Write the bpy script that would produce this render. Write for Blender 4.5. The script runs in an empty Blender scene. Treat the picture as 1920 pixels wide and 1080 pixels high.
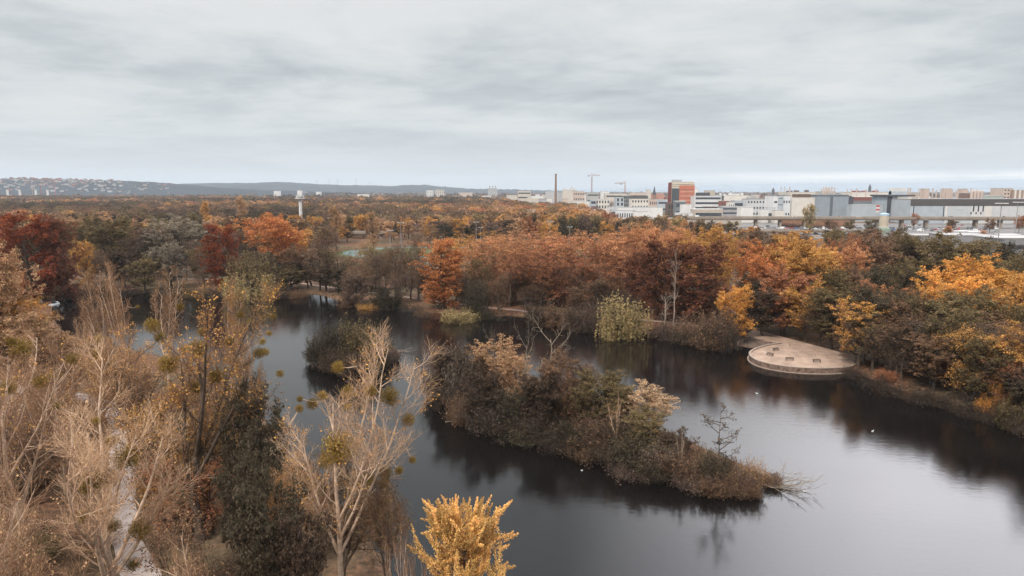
import bpy, math
import numpy as np
from mathutils import Vector

# ------------------------------------------------------------------ camera, sky, sun, exposure
S = bpy.context.scene
H = 42.0                       # camera height above the pond, metres
F = 1300.0                     # focal length in pixels of the 1920 px wide photograph
TH = math.radians(8.06)
cam = bpy.data.cameras.new('camera'); cam.sensor_width = 36; cam.lens = 36*F/1920
cam.clip_start = 0.5; cam.clip_end = 80000
camo = bpy.data.objects.new('camera', cam); S.collection.objects.link(camo)
camo.location = (0, 0, H); camo.rotation_euler = (math.pi/2-TH, 0, 0)
S.camera = camo
S.view_settings.view_transform = 'Standard'; S.view_settings.look = 'None'
S.view_settings.gamma = 1; S.view_settings.exposure = 0.0
SUN_EL, SUN_AZ = math.radians(46), math.radians(215)      # azimuth clockwise from +Y (behind, left)

world = bpy.data.worlds.new('World'); S.world = world; world.use_nodes = True
wn = world.node_tree; wn.nodes.clear()
def N(tree, t, **kw):
    n = tree.nodes.new(t)
    for k, v in kw.items():
        if k in n.inputs: n.inputs[k].default_value = v
        else: setattr(n, k, v)
    return n
def M(tree, op, a, b=None, c=None, clamp=False):
    n = tree.nodes.new('ShaderNodeMath'); n.operation = op; n.use_clamp = clamp
    for i, v in enumerate((a, b, c)):
        if v is None: continue
        if isinstance(v, (int, float)): n.inputs[i].default_value = v
        else: tree.links.new(v, n.inputs[i])
    return n.outputs[0]
def MIX(tree, f, a, b, mode='MIX'):
    n = tree.nodes.new('ShaderNodeMix'); n.data_type = 'RGBA'; n.blend_type = mode
    for i, v in ((0, f), (6, a), (7, b)):
        if isinstance(v, (int, float)): n.inputs[i].default_value = v
        elif isinstance(v, (tuple, list)): n.inputs[i].default_value = (*v[:3], 1)
        else: tree.links.new(v, n.inputs[i])
    return n.outputs[2]
def RAMP(tree, f, *stops):
    n = tree.nodes.new('ShaderNodeValToRGB'); tree.links.new(f, n.inputs[0])
    e = n.color_ramp.elements
    while len(e) < len(stops): e.new(0.5)
    for el, (p, c) in zip(e, stops):
        el.position = p; el.color = (*c, 1) if isinstance(c, (tuple, list)) else (c, c, c, 1)
    return n.outputs[0]
L = wn.links.new
tc = N(wn, 'ShaderNodeTexCoord')
sx = N(wn, 'ShaderNodeSeparateXYZ'); L(tc.outputs['Generated'], sx.inputs[0])
zz = M(wn, 'MAXIMUM', sx.outputs[2], 0.0)
den = M(wn, 'ADD', zz, 0.09)
cx = N(wn, 'ShaderNodeCombineXYZ')
L(M(wn, 'DIVIDE', sx.outputs[0], den), cx.inputs[0]); L(M(wn, 'DIVIDE', sx.outputs[1], den), cx.inputs[1])
cx.inputs[2].default_value = 3.7
def wnoise(scale, detail, rough, loc=(0, 0, 0), sc=(1, 1, 1)):
    mp = N(wn, 'ShaderNodeMapping'); mp.inputs['Location'].default_value = loc; mp.inputs['Scale'].default_value = sc
    L(cx.outputs[0], mp.inputs[0])
    n = N(wn, 'ShaderNodeTexNoise', Scale=scale, Detail=detail, Roughness=rough); n.inputs['Distortion'].default_value = 0.3
    L(mp.outputs[0], n.inputs['Vector']); return n.outputs['Fac']
n1 = wnoise(0.6, 8, 0.56, (1.3, 4.2, 0), (0.9, 1.1, 1))
n2 = wnoise(2.6, 7, 0.6, (7.3, 1.2, 0), (1.0, 1.0, 1))
cl = M(wn, 'ADD', M(wn, 'MULTIPLY', n1, 0.72), M(wn, 'MULTIPLY', n2, 0.28))
cloud = RAMP(wn, cl, (0.37, (4.15, 4.45, 4.65)), (0.455, (5.1, 5.4, 5.55)), (0.53, (6.2, 6.45, 6.5)), (0.62, (7.0, 7.1, 7.05)))
# near the horizon the deck smooths into a pale band
hz = M(wn, 'MULTIPLY', zz, 7.5, clamp=True)
cloud = MIX(wn, hz, (6.2, 6.5, 6.6), cloud)
# break in the cloud low on the right: one warm pale streak under the deck
bandz = M(wn, 'SUBTRACT', 1.0, M(wn, 'ABSOLUTE', M(wn, 'DIVIDE', M(wn, 'SUBTRACT', sx.outputs[2], 0.0165), 0.0085)), clamp=True)
bandx = M(wn, 'MULTIPLY', M(wn, 'SUBTRACT', sx.outputs[0], 0.12), 4.0, clamp=True)
nb = N(wn, 'ShaderNodeTexNoise', Scale=14.0, Detail=3.0); mpb = N(wn, 'ShaderNodeMapping'); mpb.inputs['Scale'].default_value = (1, 1, 9)
L(tc.outputs['Generated'], mpb.inputs[0]); L(mpb.outputs[0], nb.inputs['Vector'])
bf = M(wn, 'MULTIPLY', M(wn, 'MULTIPLY', bandz, bandx), M(wn, 'MULTIPLY', nb.outputs['Fac'], 1.9), clamp=True)
cloud = MIX(wn, bf, cloud, (13, 12.4, 11.5))
# an overcast sky is brighter overhead
up = M(wn, 'MULTIPLY', M(wn, 'SUBTRACT', zz, 0.27, clamp=True), 2.2, clamp=True)
cloud = MIX(wn, 1.0, cloud, MIX(wn, up, (1, 1, 1), (2.1, 2.1, 2.15)), 'MULTIPLY')
# bright patch added to the unseen sky, upper right, to brighten the water's reflection
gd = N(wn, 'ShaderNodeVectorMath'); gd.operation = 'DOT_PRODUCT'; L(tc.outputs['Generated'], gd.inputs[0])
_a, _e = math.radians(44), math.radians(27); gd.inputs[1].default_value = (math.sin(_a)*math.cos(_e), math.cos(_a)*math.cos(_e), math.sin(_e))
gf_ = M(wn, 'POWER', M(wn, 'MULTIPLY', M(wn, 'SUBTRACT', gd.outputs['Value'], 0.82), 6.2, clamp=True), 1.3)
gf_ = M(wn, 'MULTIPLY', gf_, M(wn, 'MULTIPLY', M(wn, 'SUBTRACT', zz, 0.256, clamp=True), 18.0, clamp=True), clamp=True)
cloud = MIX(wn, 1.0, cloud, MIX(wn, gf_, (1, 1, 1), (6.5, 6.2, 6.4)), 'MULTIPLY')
sky = N(wn, 'ShaderNodeTexSky'); sky.sky_type = 'NISHITA'; sky.sun_disc = False
sky.sun_elevation = SUN_EL; sky.sun_rotation = SUN_AZ; sky.air_density = 1.0; sky.dust_density = 2.0
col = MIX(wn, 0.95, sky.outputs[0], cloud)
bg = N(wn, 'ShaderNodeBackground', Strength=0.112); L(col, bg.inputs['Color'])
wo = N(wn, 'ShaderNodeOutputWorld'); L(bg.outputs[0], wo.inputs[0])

sun = bpy.data.lights.new('sun', 'SUN'); sun.energy = 3.4; sun.angle = math.radians(10); sun.color = (1, 0.90, 0.79)
suno = bpy.data.objects.new('sun', sun); S.collection.objects.link(suno)
sd = Vector((math.sin(SUN_AZ)*math.cos(SUN_EL), math.cos(SUN_AZ)*math.cos(SUN_EL), math.sin(SUN_EL)))
suno.rotation_euler = sd.to_track_quat('Z', 'Y').to_euler()

# ------------------------------------------------------------------ helpers
C = S.collection
def dirv(px, py):
    v = (540-py)/F
    return np.array([(px-960)/F, math.cos(TH)+v*math.sin(TH), -math.sin(TH)+v*math.cos(TH)])
def G(px, py, z=0.0):                # the point of the level z seen at a place of the photograph
    d = dirv(px, py); return d*((z-H)/d[2]) + np.array([0, 0, H])
def AT(px, py, Y):                   # the point seen there, Y metres ahead
    d = dirv(px, py); return d*(Y/d[1]) + np.array([0, 0, H])
def PX(p):
    y, z = p[1], p[2]-H
    dep = y*math.cos(TH)-z*math.sin(TH); upv = y*math.sin(TH)+z*math.cos(TH)
    return 960+F*p[0]/dep, 540-F*upv/dep, dep
def norm(v): return v/np.maximum(np.linalg.norm(v, axis=-1, keepdims=True), 1e-9)

def mesh_np(name, verts, faces, mat, attr=None, smooth=False):
    """faces: (n,k) array"""
    me = bpy.data.meshes.new(name)
    verts = np.ascontiguousarray(verts, dtype=np.float32).reshape(-1, 3); faces = np.ascontiguousarray(faces, dtype=np.int32)
    k = faces.shape[1]
    me.vertices.add(len(verts)); me.vertices.foreach_set('co', verts.ravel())
    me.loops.add(faces.size); me.loops.foreach_set('vertex_index', faces.ravel())
    me.polygons.add(len(faces)); me.polygons.foreach_set('loop_start', np.arange(len(faces), dtype=np.int32)*k)
    if smooth: me.polygons.foreach_set('use_smooth', np.ones(len(faces), dtype=bool))
    me.update(calc_edges=True)
    if attr is not None:
        a = me.attributes.new('tint', 'FLOAT_COLOR', 'POINT')
        a.data.foreach_set('color', np.ascontiguousarray(attr, dtype=np.float32).ravel())
    if mat: me.materials.append(mat)
    return me
def link(name, me, parent=None):
    o = bpy.data.objects.new(name, me); C.objects.link(o)
    if parent: o.parent = parent
    return o
def tag(o, label=None, cat=None, group=None, kind=None):
    if label: o['label'] = label
    if cat: o['category'] = cat
    if group: o['group'] = group
    if kind: o['kind'] = kind
    return o
def thing(name, loc, label, cat, group=None, rz=0.0):
    o = bpy.data.objects.new(name, None); C.objects.link(o); o.empty_display_size = 1
    o.location = tuple(float(v) for v in loc); o.rotation_euler = (0, 0, rz)
    return tag(o, label, cat, group)
class MB:
    def __init__(s): s.v = []; s.f = []
    def box(s, x0, x1, y0, y1, z0, z1):
        b = len(s.v)
        s.v += [(x0,y0,z0),(x1,y0,z0),(x1,y1,z0),(x0,y1,z0),(x0,y0,z1),(x1,y0,z1),(x1,y1,z1),(x0,y1,z1)]
        s.f += [tuple(b+i for i in q) for q in ((0,3,2,1),(4,5,6,7),(0,1,5,4),(1,2,6,5),(2,3,7,6),(3,0,4,7))]
        return s
    def bar(s, p, q, r, n=6, r2=None):
        p = np.array(p, float); q = np.array(q, float); t = norm(q-p); r2 = r if r2 is None else r2
        u = norm(np.cross(t, [0.3, 0.2, 1.0] if abs(t[2]) < .9 else [1.0, 0, 0])); w = np.cross(t, u); b = len(s.v)
        for c, rr in ((p, r), (q, r2)):
            for i in range(n):
                a = 2*math.pi*i/n; s.v.append(tuple(c+rr*(math.cos(a)*u+math.sin(a)*w)))
        for i in range(n):
            j = (i+1) % n; s.f.append((b+i, b+j, b+n+j, b+n+i))
        s.f.append(tuple(b+i for i in reversed(range(n)))); s.f.append(tuple(b+n+i for i in range(n)))
        return s
    def lathe(s, prof, cx=0, cy=0, n=20):
        b = len(s.v)
        for r, z in prof:
            for i in range(n):
                a = 2*math.pi*i/n; s.v.append((cx+r*math.cos(a), cy+r*math.sin(a), z))
        for k in range(len(prof)-1):
            for i in range(n):
                j = (i+1) % n; s.f.append((b+k*n+i, b+k*n+j, b+(k+1)*n+j, b+(k+1)*n+i))
        s.f.append(tuple(b+i for i in reversed(range(n)))); s.f.append(tuple(b+(len(prof)-1)*n+i for i in range(n)))
        return s
    def prism(s, pts, z0, z1):
        b = len(s.v); n = len(pts)
        s.v += [(p[0], p[1], z0) for p in pts]+[(p[0], p[1], z1) for p in pts]
        for i in range(n):
            j = (i+1) % n; s.f.append((b+i, b+j, b+n+j, b+n+i))
        s.f.append(tuple(b+i for i in reversed(range(n)))); s.f.append(tuple(b+n+i for i in range(n)))
        return s
    def sideprism(s, pts, y0, y1):         # outline in x,z extruded along y
        b = len(s.v); n = len(pts)
        s.v += [(p[0], y0, p[1]) for p in pts]+[(p[0], y1, p[1]) for p in pts]
        for i in range(n):
            j = (i+1) % n; s.f.append((b+i, b+j, b+n+j, b+n+i))
        s.f.append(tuple(b+i for i in reversed(range(n)))); s.f.append(tuple(b+n+i for i in range(n)))
        return s
    def build(s, name, mat, parent=None, bevel=0):
        me = bpy.data.meshes.new(name); me.from_pydata([tuple(map(float, v)) for v in s.v], [], s.f); me.materials.append(mat); me.update()
        o = link(name, me, parent)
        if bevel:
            m = o.modifiers.new('bevel', 'BEVEL'); m.width = bevel; m.segments = 2; m.limit_method = 'ANGLE'
        return o

# ------------------------------------------------------------------ materials
def mat(name, col, rough=0.8, spec=0.3, var=0.25, scale=0.6, metal=0.0, bump=0.0, col2=None, detail=4):
    m = bpy.data.materials.new(name); m.use_nodes = True; t = m.node_tree; p = t.nodes['Principled BSDF']
    tcn = N(t, 'ShaderNodeTexCoord')
    n = N(t, 'ShaderNodeTexNoise', Scale=scale, Detail=float(detail), Roughness=0.6); t.links.new(tcn.outputs['Object'], n.inputs['Vector'])
    lo = tuple(c*(1-var) for c in col); hi = tuple(min(1, c*(1+var)) for c in col) if col2 is None else col2
    c = RAMP(t, n.outputs['Fac'], (0.32, lo), (0.68, hi)); t.links.new(c, p.inputs['Base Color'])
    p.inputs['Roughness'].default_value = rough; p.inputs['Metallic'].default_value = metal
    p.inputs['Specular IOR Level'].default_value = spec
    if bump:
        b = N(t, 'ShaderNodeBump', Strength=bump, Distance=0.2); t.links.new(n.outputs['Fac'], b.inputs['Height']); t.links.new(b.outputs[0], p.inputs['Normal'])
    return m
def leaf_mat(name, use_attr=False, transl=0.3, drift=0.5):
    m = bpy.data.materials.new(name); m.use_nodes = True; t = m.node_tree; t.nodes.clear()
    a = N(t, 'ShaderNodeAttribute'); a.attribute_name = 'tint'
    if use_attr:
        col = a.outputs['Color']
    else:
        oi = N(t, 'ShaderNodeObjectInfo'); s = N(t, 'ShaderNodeSeparateColor'); t.links.new(a.outputs['Color'], s.inputs[0])
        c2 = MIX(t, 1.0, oi.outputs['Color'], (0.60, 0.64, 0.62), 'MULTIPLY')
        col = MIX(t, M(t, 'MULTIPLY', s.outputs[1], drift), oi.outputs['Color'], c2)
        hs = N(t, 'ShaderNodeHueSaturation'); t.links.new(col, hs.inputs['Color'])
        t.links.new(M(t, 'ADD', M(t, 'MULTIPLY', s.outputs[0], 1.15), 0.42), hs.inputs['Value'])
        t.links.new(M(t, 'ADD', M(t, 'MULTIPLY', s.outputs[2], 0.028), 0.489), hs.inputs['Hue'])
        col = hs.outputs[0]
    d = N(t, 'ShaderNodeBsdfDiffuse'); tr = N(t, 'ShaderNodeBsdfTranslucent'); mx = N(t, 'ShaderNodeMixShader'); mx.inputs[0].default_value = transl
    t.links.new(col, d.inputs[0]); t.links.new(col, tr.inputs[0]); t.links.new(d.outputs[0], mx.inputs[1]); t.links.new(tr.outputs[0], mx.inputs[2])
    o = N(t, 'ShaderNodeOutputMaterial'); t.links.new(mx.outputs[0], o.inputs[0]); return m
LEAF = leaf_mat('autumn_leaves'); WOODM = leaf_mat('distant_foliage', True, 0.15)
TWIG = leaf_mat('twigs', False, 0.0, 0.25)
BARK = mat('bark_brown', (0.10, 0.075, 0.058), 0.9, 0.1, 0.35, 1.5, bump=0.4)
PALEBARK = mat('bark_pale', (0.52, 0.38, 0.28), 0.85, 0.15, 0.35, 1.2, bump=0.4)
DEADBARK = mat('bark_weathered', (0.24, 0.195, 0.15), 0.85, 0.15, 0.35, 1.2, bump=0.4)
WHITEBARK = mat('bark_white', (0.34, 0.27, 0.22), 0.8, 0.2, 0.25, 1.0)

# ------------------------------------------------------------------ the lie of the land
POND = [(96,575),(104,552),(165,546),(260,548),(400,550),(500,553),(592,549),(640,566),(700,573),(760,577),(830,592),(910,592),(985,593),
        (1060,604),(1120,620),(1205,624),(1250,627),(1300,636),(1375,648),(1385,641),(1460,655),(1500,672),(1590,692),(1640,714),(1700,737),(1790,757),(1850,776),
        (1925,803),(2100,860),(2400,1000),(2700,1300),(2200,1700),(1300,1700),(1000,1350),(780,1160),(725,1050),(640,945),(560,870),
        (500,790),(440,725),(380,690),(300,668),(210,646),(140,634),(106,612)]
ISLE_BIG = [(800,712),(822,758),(880,785),(960,803),(1050,838),(1190,876),(1300,914),(1390,926),(1445,908),(1425,886),(1350,852),(1240,805),(1130,762),(1000,705),(900,682),(840,690)]
ISLE_SMALL = [(578,662),(600,684),(660,697),(720,690),(752,668),(735,652),(670,640),(610,645)]
ISLE_R1 = [(672,572),(700,576),(752,576),(750,569),(690,567)]
def gp(pl): return np.array([G(a, b)[:2] for a, b in pl])
def smooth_poly(p, it=2):
    for _ in range(it):
        q = np.roll(p, -1, 0); p = np.stack([0.75*p+0.25*q, 0.25*p+0.75*q], 1).reshape(-1, 2)
    return p
pond_p = smooth_poly(gp(POND)); big_p = smooth_poly(gp(ISLE_BIG)); small_p = smooth_poly(gp(ISLE_SMALL))
def sdf(P, poly):                     # negative inside
    a = poly; b = np.roll(poly, -1, 0); out = np.full(len(P), 1e9); ins = np.zeros(len(P), bool)
    for p, q in zip(a, b):
        e = q-p; w = P-p; t = np.clip((w@e)/max(e@e, 1e-9), 0, 1); out = np.minimum(out, np.hypot(*(w-t[:, None]*e).T))
        c = ((p[1] > P[:, 1]) != (q[1] > P[:, 1]))
        with np.errstate(divide='ignore', invalid='ignore'): xi = (q[0]-p[0])*(P[:, 1]-p[1])/(q[1]-p[1])+p[0]
        ins ^= c & (P[:, 0] < xi)
    return np.where(ins, -out, out)
def land(P):                          # >0 on land: metres to the water
    d = sdf(P, pond_p)
    return np.maximum(d, np.maximum(-sdf(P, big_p), -sdf(P, small_p)))
GZ = 0.8
def gz(P):
    l = land(P); rip = 0.5*np.sin(P[:, 0]*0.9+1.3*np.sin(P[:, 1]*0.7))+0.4*np.sin(P[:, 1]*1.1+P[:, 0]*.35)
    return np.where(l > 0, GZ*np.clip((l+0.35*rip)/2.2, -0.4, 1)**1.0, np.clip((l+0.35*rip)*0.5, -2, 0.2))
def gz1(x, y): return float(gz(np.array([[x, y]]))[0])
def axis(lo, hi, step, far, g=1.22):
    m = list(np.arange(lo, hi+step, step)); a = []; s = step; x = lo
    while x > -far: s *= g; x -= s; a.append(max(x, -far))
    b = []; s = step; x = m[-1]
    while x < far: s *= g; x += s; b.append(min(x, far))
    return np.array(a[::-1]+m+b)
FAR = 25000.0
xs = axis(-260, 250, 1.6, FAR); ys = axis(10, 385, 1.6, FAR)
XX, YY = np.meshgrid(xs, ys); PP = np.stack([XX.ravel(), YY.ravel()], 1)
near = (np.abs(PP[:, 0]) < 330) & (PP[:, 1] > -30) & (PP[:, 1] < 420)
ZZ = np.full(len(PP), GZ); ZZ[near] = gz(PP[near])
nx, ny = len(xs), len(ys); ii = (np.arange(ny-1)[:, None]*nx+np.arange(nx-1)[None]).ravel()
m = bpy.data.materials.new('leaf_litter'); m.use_nodes = True; t = m.node_tree; p = t.nodes['Principled BSDF']
tcn = N(t, 'ShaderNodeTexCoord')
def tn(t, tcn, sc, de=5.0, ro=0.6):
    n = N(t, 'ShaderNodeTexNoise', Scale=sc, Detail=de, Roughness=ro); t.links.new(tcn.outputs['Object'], n.inputs['Vector']); return n.outputs['Fac']
a = RAMP(t, tn(t, tcn, 1.2), (0.35, (0.05, 0.03, 0.022)), (0.55, (0.17, 0.085, 0.05)), (0.72, (0.33, 0.17, 0.09)))
b = RAMP(t, tn(t, tcn, 0.8), (0.35, (0.06, 0.05, 0.03)), (0.7, (0.16, 0.115, 0.07)))
c = MIX(t, RAMP(t, tn(t, tcn, 0.035), (0.42, 0.0), (0.6, 1.0)), a, b)
t.links.new(c, p.inputs['Base Color']); p.inputs['Roughness'].default_value = 0.95; p.inputs['Specular IOR Level'].default_value = 0.1
go = link('ground', mesh_np('ground', np.stack([PP[:, 0], PP[:, 1], ZZ], 1), np.stack([ii, ii+1, ii+nx+1, ii+nx], 1), m, smooth=True))
tag(go, kind='structure')

m = bpy.data.materials.new('pond_water'); m.use_nodes = True; t = m.node_tree; p = t.nodes['Principled BSDF']; tcn = N(t, 'ShaderNodeTexCoord')
p.inputs['Base Color'].default_value = (0.006, 0.005, 0.0048, 1); p.inputs['IOR'].default_value = 1.38; p.inputs['Specular IOR Level'].default_value = 0.5
mr_ = N(t, 'ShaderNodeMapping'); mr_.inputs['Scale'].default_value = (0.35, 1.0, 1); mr_.inputs['Rotation'].default_value = (0, 0, 0.45); t.links.new(tcn.outputs['Object'], mr_.inputs[0])
wn2 = N(t, 'ShaderNodeTexNoise', Scale=0.07, Detail=5.0, Roughness=0.6); t.links.new(mr_.outputs[0], wn2.inputs['Vector'])
ro = RAMP(t, wn2.outputs['Fac'], (0.40, 0.015), (0.60, 0.10)); t.links.new(ro, p.inputs['Roughness'])
mp = N(t, 'ShaderNodeMapping'); mp.inputs['Scale'].default_value = (0.7, 1.3, 1); mp.inputs['Rotation'].default_value = (0, 0, 0.3); t.links.new(tcn.outputs['Object'], mp.inputs[0])
w1 = N(t, 'ShaderNodeTexNoise', Scale=0.85, Detail=7.0, Roughness=0.66); t.links.new(mp.outputs[0], w1.inputs['Vector'])
bb = N(t, 'ShaderNodeBump', Strength=0.6, Distance=0.027); t.links.new(w1.outputs['Fac'], bb.inputs['Height']); t.links.new(bb.outputs[0], p.inputs['Normal'])
wv = np.array([(-330, 5, 0), (420, 5, 0), (420, 400, 0), (-330, 400, 0)], float)
tag(link('water', mesh_np('water', wv, np.array([[0, 1, 2, 3]]), m)), kind='structure')

def ribbon(name, pts, width, z, m, kind='structure'):
    p = np.array(pts, float)
    for _ in range(2):
        q = [p[0]]
        for a_, b_ in zip(p[:-1], p[1:]): q += [0.75*a_+0.25*b_, 0.25*a_+0.75*b_]
        p = np.array(q+[p[-1]])
    tg = norm(np.gradient(p, axis=0)); nn = np.stack([-tg[:, 1], tg[:, 0]], 1)
    rg = np.random.default_rng(len(pts)); w = width/2*(1+0.14*rg.standard_normal((len(p), 2)).clip(-1, 1))
    v = np.concatenate([np.c_[p+nn*w[:, :1], np.full(len(p), z)], np.c_[p-nn*w[:, 1:], np.full(len(p), z)]])
    n = len(p); i = np.arange(n-1)
    o = link(name, mesh_np(name, v, np.stack([i+1, i, i+n, i+n+1], 1), m)); tag(o, kind=kind); return o
PATH = mat('path_gravel', (0.30, 0.22, 0.175), 0.95, 0.1, 0.18, 0.5)
PATHF = mat('path_asphalt', (0.40, 0.34, 0.31), 0.95, 0.1, 0.15, 0.8)
ribbon('path', [G(*q, GZ)[:2] for q in [(0,516),(110,519),(170,517),(300,522),(480,526),(560,530),(610,538),(680,546),(760,557),(850,569),(950,580),(1060,590),(1220,600),(1330,614),(1412,628)]], 2.6, GZ+.03, PATH)
ribbon('path', [G(*q, GZ)[:2] for q in [(1570,664),(1630,672),(1700,684),(1790,702),(1900,735),(2000,780)]], 4.5, GZ+.03, PATH)
ribbon('path', [G(*q, GZ)[:2] for q in [(-200,660),(-60,695),(45,735),(120,738),(200,755),(232,800),(228,870),(222,940),(235,1010),(275,1100),(330,1250),(420,1500)]], 3.4, GZ+.03, PATHF)
ribbon('path', [G(*q, GZ)[:2] for q in [(-400,700),(-100,716),(20,731),(110,741),(205,752)]], 3.0, GZ+.034, PATHF)

# ------------------------------------------------------------------ growing things
def kids(par, pr, n, t0, t1, ln, ang, up, K, wig, rf, rg, env=None, rmin=0.012, tip=0.2):
    Mn, Kp = pr.shape; idx = np.repeat(np.arange(Mn), n)
    t = t0+(t1-t0)*((np.tile(np.arange(n), Mn)+rg.random(Mn*n))/n)
    f = np.clip(t*(Kp-1), 0, Kp-1-1e-6); i = f.astype(int); fr = (f-i)[:, None]
    pos = par[idx, i]*(1-fr)+par[idx, i+1]*fr; rad = pr[idx, i]*(1-fr[:, 0])+pr[idx, i+1]*fr[:, 0]
    tan = norm(par[idx, i+1]-par[idx, i]); rv = rg.standard_normal(tan.shape); rv -= (rv*tan).sum(1, keepdims=True)*tan; rv = norm(rv)
    a = np.radians(ang)*rg.uniform(.7, 1.3, len(t)); d = tan*np.cos(a)[:, None]+rv*np.sin(a)[:, None]
    le = ln*rg.uniform(.65, 1.25, len(t)); 
    if env is not None: le = le*env(t)
    pts = [pos]; st = (le/(K-1))[:, None]
    for k in range(K-1):
        pos = pos+d*st; pts.append(pos); d = norm(d+np.array([0, 0, up])/(K-1)+wig*rg.standard_normal(d.shape))
    pts = np.stack(pts, 1); r0 = np.maximum(rad*rf, rmin)
    return pts, r0[:, None]*np.linspace(1, tip, K)[None], t
def tubes(P, R, sides):
    Mn, K, _ = P.shape; T = norm(np.gradient(P, axis=1)); ref = np.array([0.31, 0.17, 0.93]) if abs(T[..., 2]).mean() < .75 else np.array([0.9, 0.3, 0.1])
    U = norm(np.cross(T, ref)); V = np.cross(T, U); ph = np.arange(sides)*2*np.pi/sides
    ring = P[:, :, None]+R[:, :, None, None]*(np.cos(ph)[None, None, :, None]*U[:, :, None]+np.sin(ph)[None, None, :, None]*V[:, :, None])
    base = (np.arange(Mn)[:, None, None]*K+np.arange(K-1)[None, :, None])*sides; s = np.arange(sides)[None, None]; s2 = (s+1) % sides
    f = np.stack([base+s, base+s2, base+sides+s2, base+sides+s], -1).reshape(-1, 4)
    return ring.reshape(-1, 3), f
def join(parts):
    vs, fs, o = [], [], 0
    for v, f in parts: vs.append(v); fs.append(f+o); o += len(v)
    return np.concatenate(vs), np.concatenate(fs)
def leaves(P, size, rg, upb=0.5, asp=0.6, out=None, clump=None):
    n = len(P); nm = norm(rg.standard_normal((n, 3))+np.array([0, 0, upb])+(0 if out is None else out))
    u = norm(np.cross(nm, rg.standard_normal((n, 3)))); w = np.cross(nm, u); s = (size*rg.uniform(.6, 1.35, n))[:, None]
    a, b = u*s*.5, w*s*.5*asp
    v = np.stack([P-a, P-b*1.0+a*.1, P+a, P+b*1.0+a*.1], 1).reshape(-1, 3); f = np.arange(4*n).reshape(-1, 4)
    c1 = rg.random(n) if clump is None else 0.55*clump[:, 0]+0.45*rg.random(n); c2 = rg.random(n)**2 if clump is None else clump[:, 1]
    tint = np.repeat(np.stack([c1, c2, rg.random(n), np.ones(n)], 1), 4, 0)
    return v, f, tint
def twig_tint(n, rg): return np.stack([rg.random(n), rg.random(n), rg.random(n), np.ones(n)], 1)

PROTO = {}
def register(kind, name, parts, h0, w0, names=None):
    """parts: list of (part name, mesh)"""
    PROTO.setdefault(kind, []).append(dict(name=name, parts=parts, h=h0, w=w0, n=0))
def measure(v, q=98):
    c = v[:, :2]; r = np.hypot(c[:, 0], c[:, 1]); return float(np.percentile(v[:, 2], 99.3)), float(2*np.percentile(r, 93))
def wood_parts(levels, thick_sides=(7, 5, 3, 3)):
    return [tubes(P, R, s) for (P, R), s in zip(levels, thick_sides)]

def crown_tree(kind, name, seed, hh=18, trunk_t=0.25, n1=16, l1=6.5, a1=55, up1=0.8, n2=7, l2=2.6, a2=50, nl=26, ls=0.42, sg=0.75, shape='round', bark=None, n3=0, upb=.6, keep=1.0, lean=.03, flat=.6, r0=.34, lower=0.0):
    rg = np.random.default_rng(seed); K = 7
    tr = np.zeros((1, K, 3)); tr[0, :, 2] = np.linspace(-.6, hh*.86, K); tr[0, 1:, :2] = np.cumsum(rg.standard_normal((K-1, 2))*lean*hh/4, 0); R = (r0*np.linspace(1, .18, K))[None]
    envs = {'round': lambda t: 0.45+0.75*np.sin(np.pi*np.clip((t-trunk_t)/(1-trunk_t), 0, 1)*.82+.25),
            'cone': lambda t: 1.12-0.85*((t-trunk_t)/(1-trunk_t))**1.2,
            'column': lambda t: 0.5+0.25*np.sin(np.pi*np.clip(t, 0, 1)),
            'vase': lambda t: 0.55+0.75*np.clip(t, 0, 1),
            'dome': lambda t: 1.0+0*t}
    P1, R1, t1 = kids(tr, R, n1, trunk_t, .98, l1, a1, up1, 5, .10, .5, rg, envs[shape], .05)
    P2, R2, _ = kids(P1, R1, n2, .25, 1, l2, a2, .35, 4, .14, .55, rg, None, .028)
    lv = [(tr, R), (P1, R1), (P2, R2)]
    if n3:
        P3, R3, _ = kids(P2, R2, n3, .3, 1, l2*.55, 45, .2, 3, .15, .6, rg, None, .018); lv.append((P3, R3))
    v, f = join(wood_parts(lv)); parts = [('trunk', mesh_np(name+'_trunk', v, f, bark or BARK, smooth=True))]
    tips = np.concatenate([P2[:, -1], P2[:, 2], P1[:, -1], tr[:, -1]]) if not n3 else np.concatenate([P3[:, -1], P2[:, -1], P1[:, -1], tr[:, -1]])
    tips = tips[rg.random(len(tips)) < keep]
    cc = np.stack([rg.random(len(tips)), rg.random(len(tips))**1.6], 1)
    id_ = np.repeat(np.arange(len(tips)), nl); g = norm(rg.standard_normal((len(id_), 3)))*(rg.random((len(id_), 1))**.35)*sg; g[:, 2] *= flat
    g[:, 2] += .25*sg
    LP = tips[id_]+g; out = norm(g)*1.1
    v, f, ti = leaves(LP, ls, rg, upb, .7, out, cc[id_]); parts.append(('crown', mesh_np(name+'_crown', v, f, LEAF, ti)))
    h, w = measure(LP); register(kind, name, parts, h, w)

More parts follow.
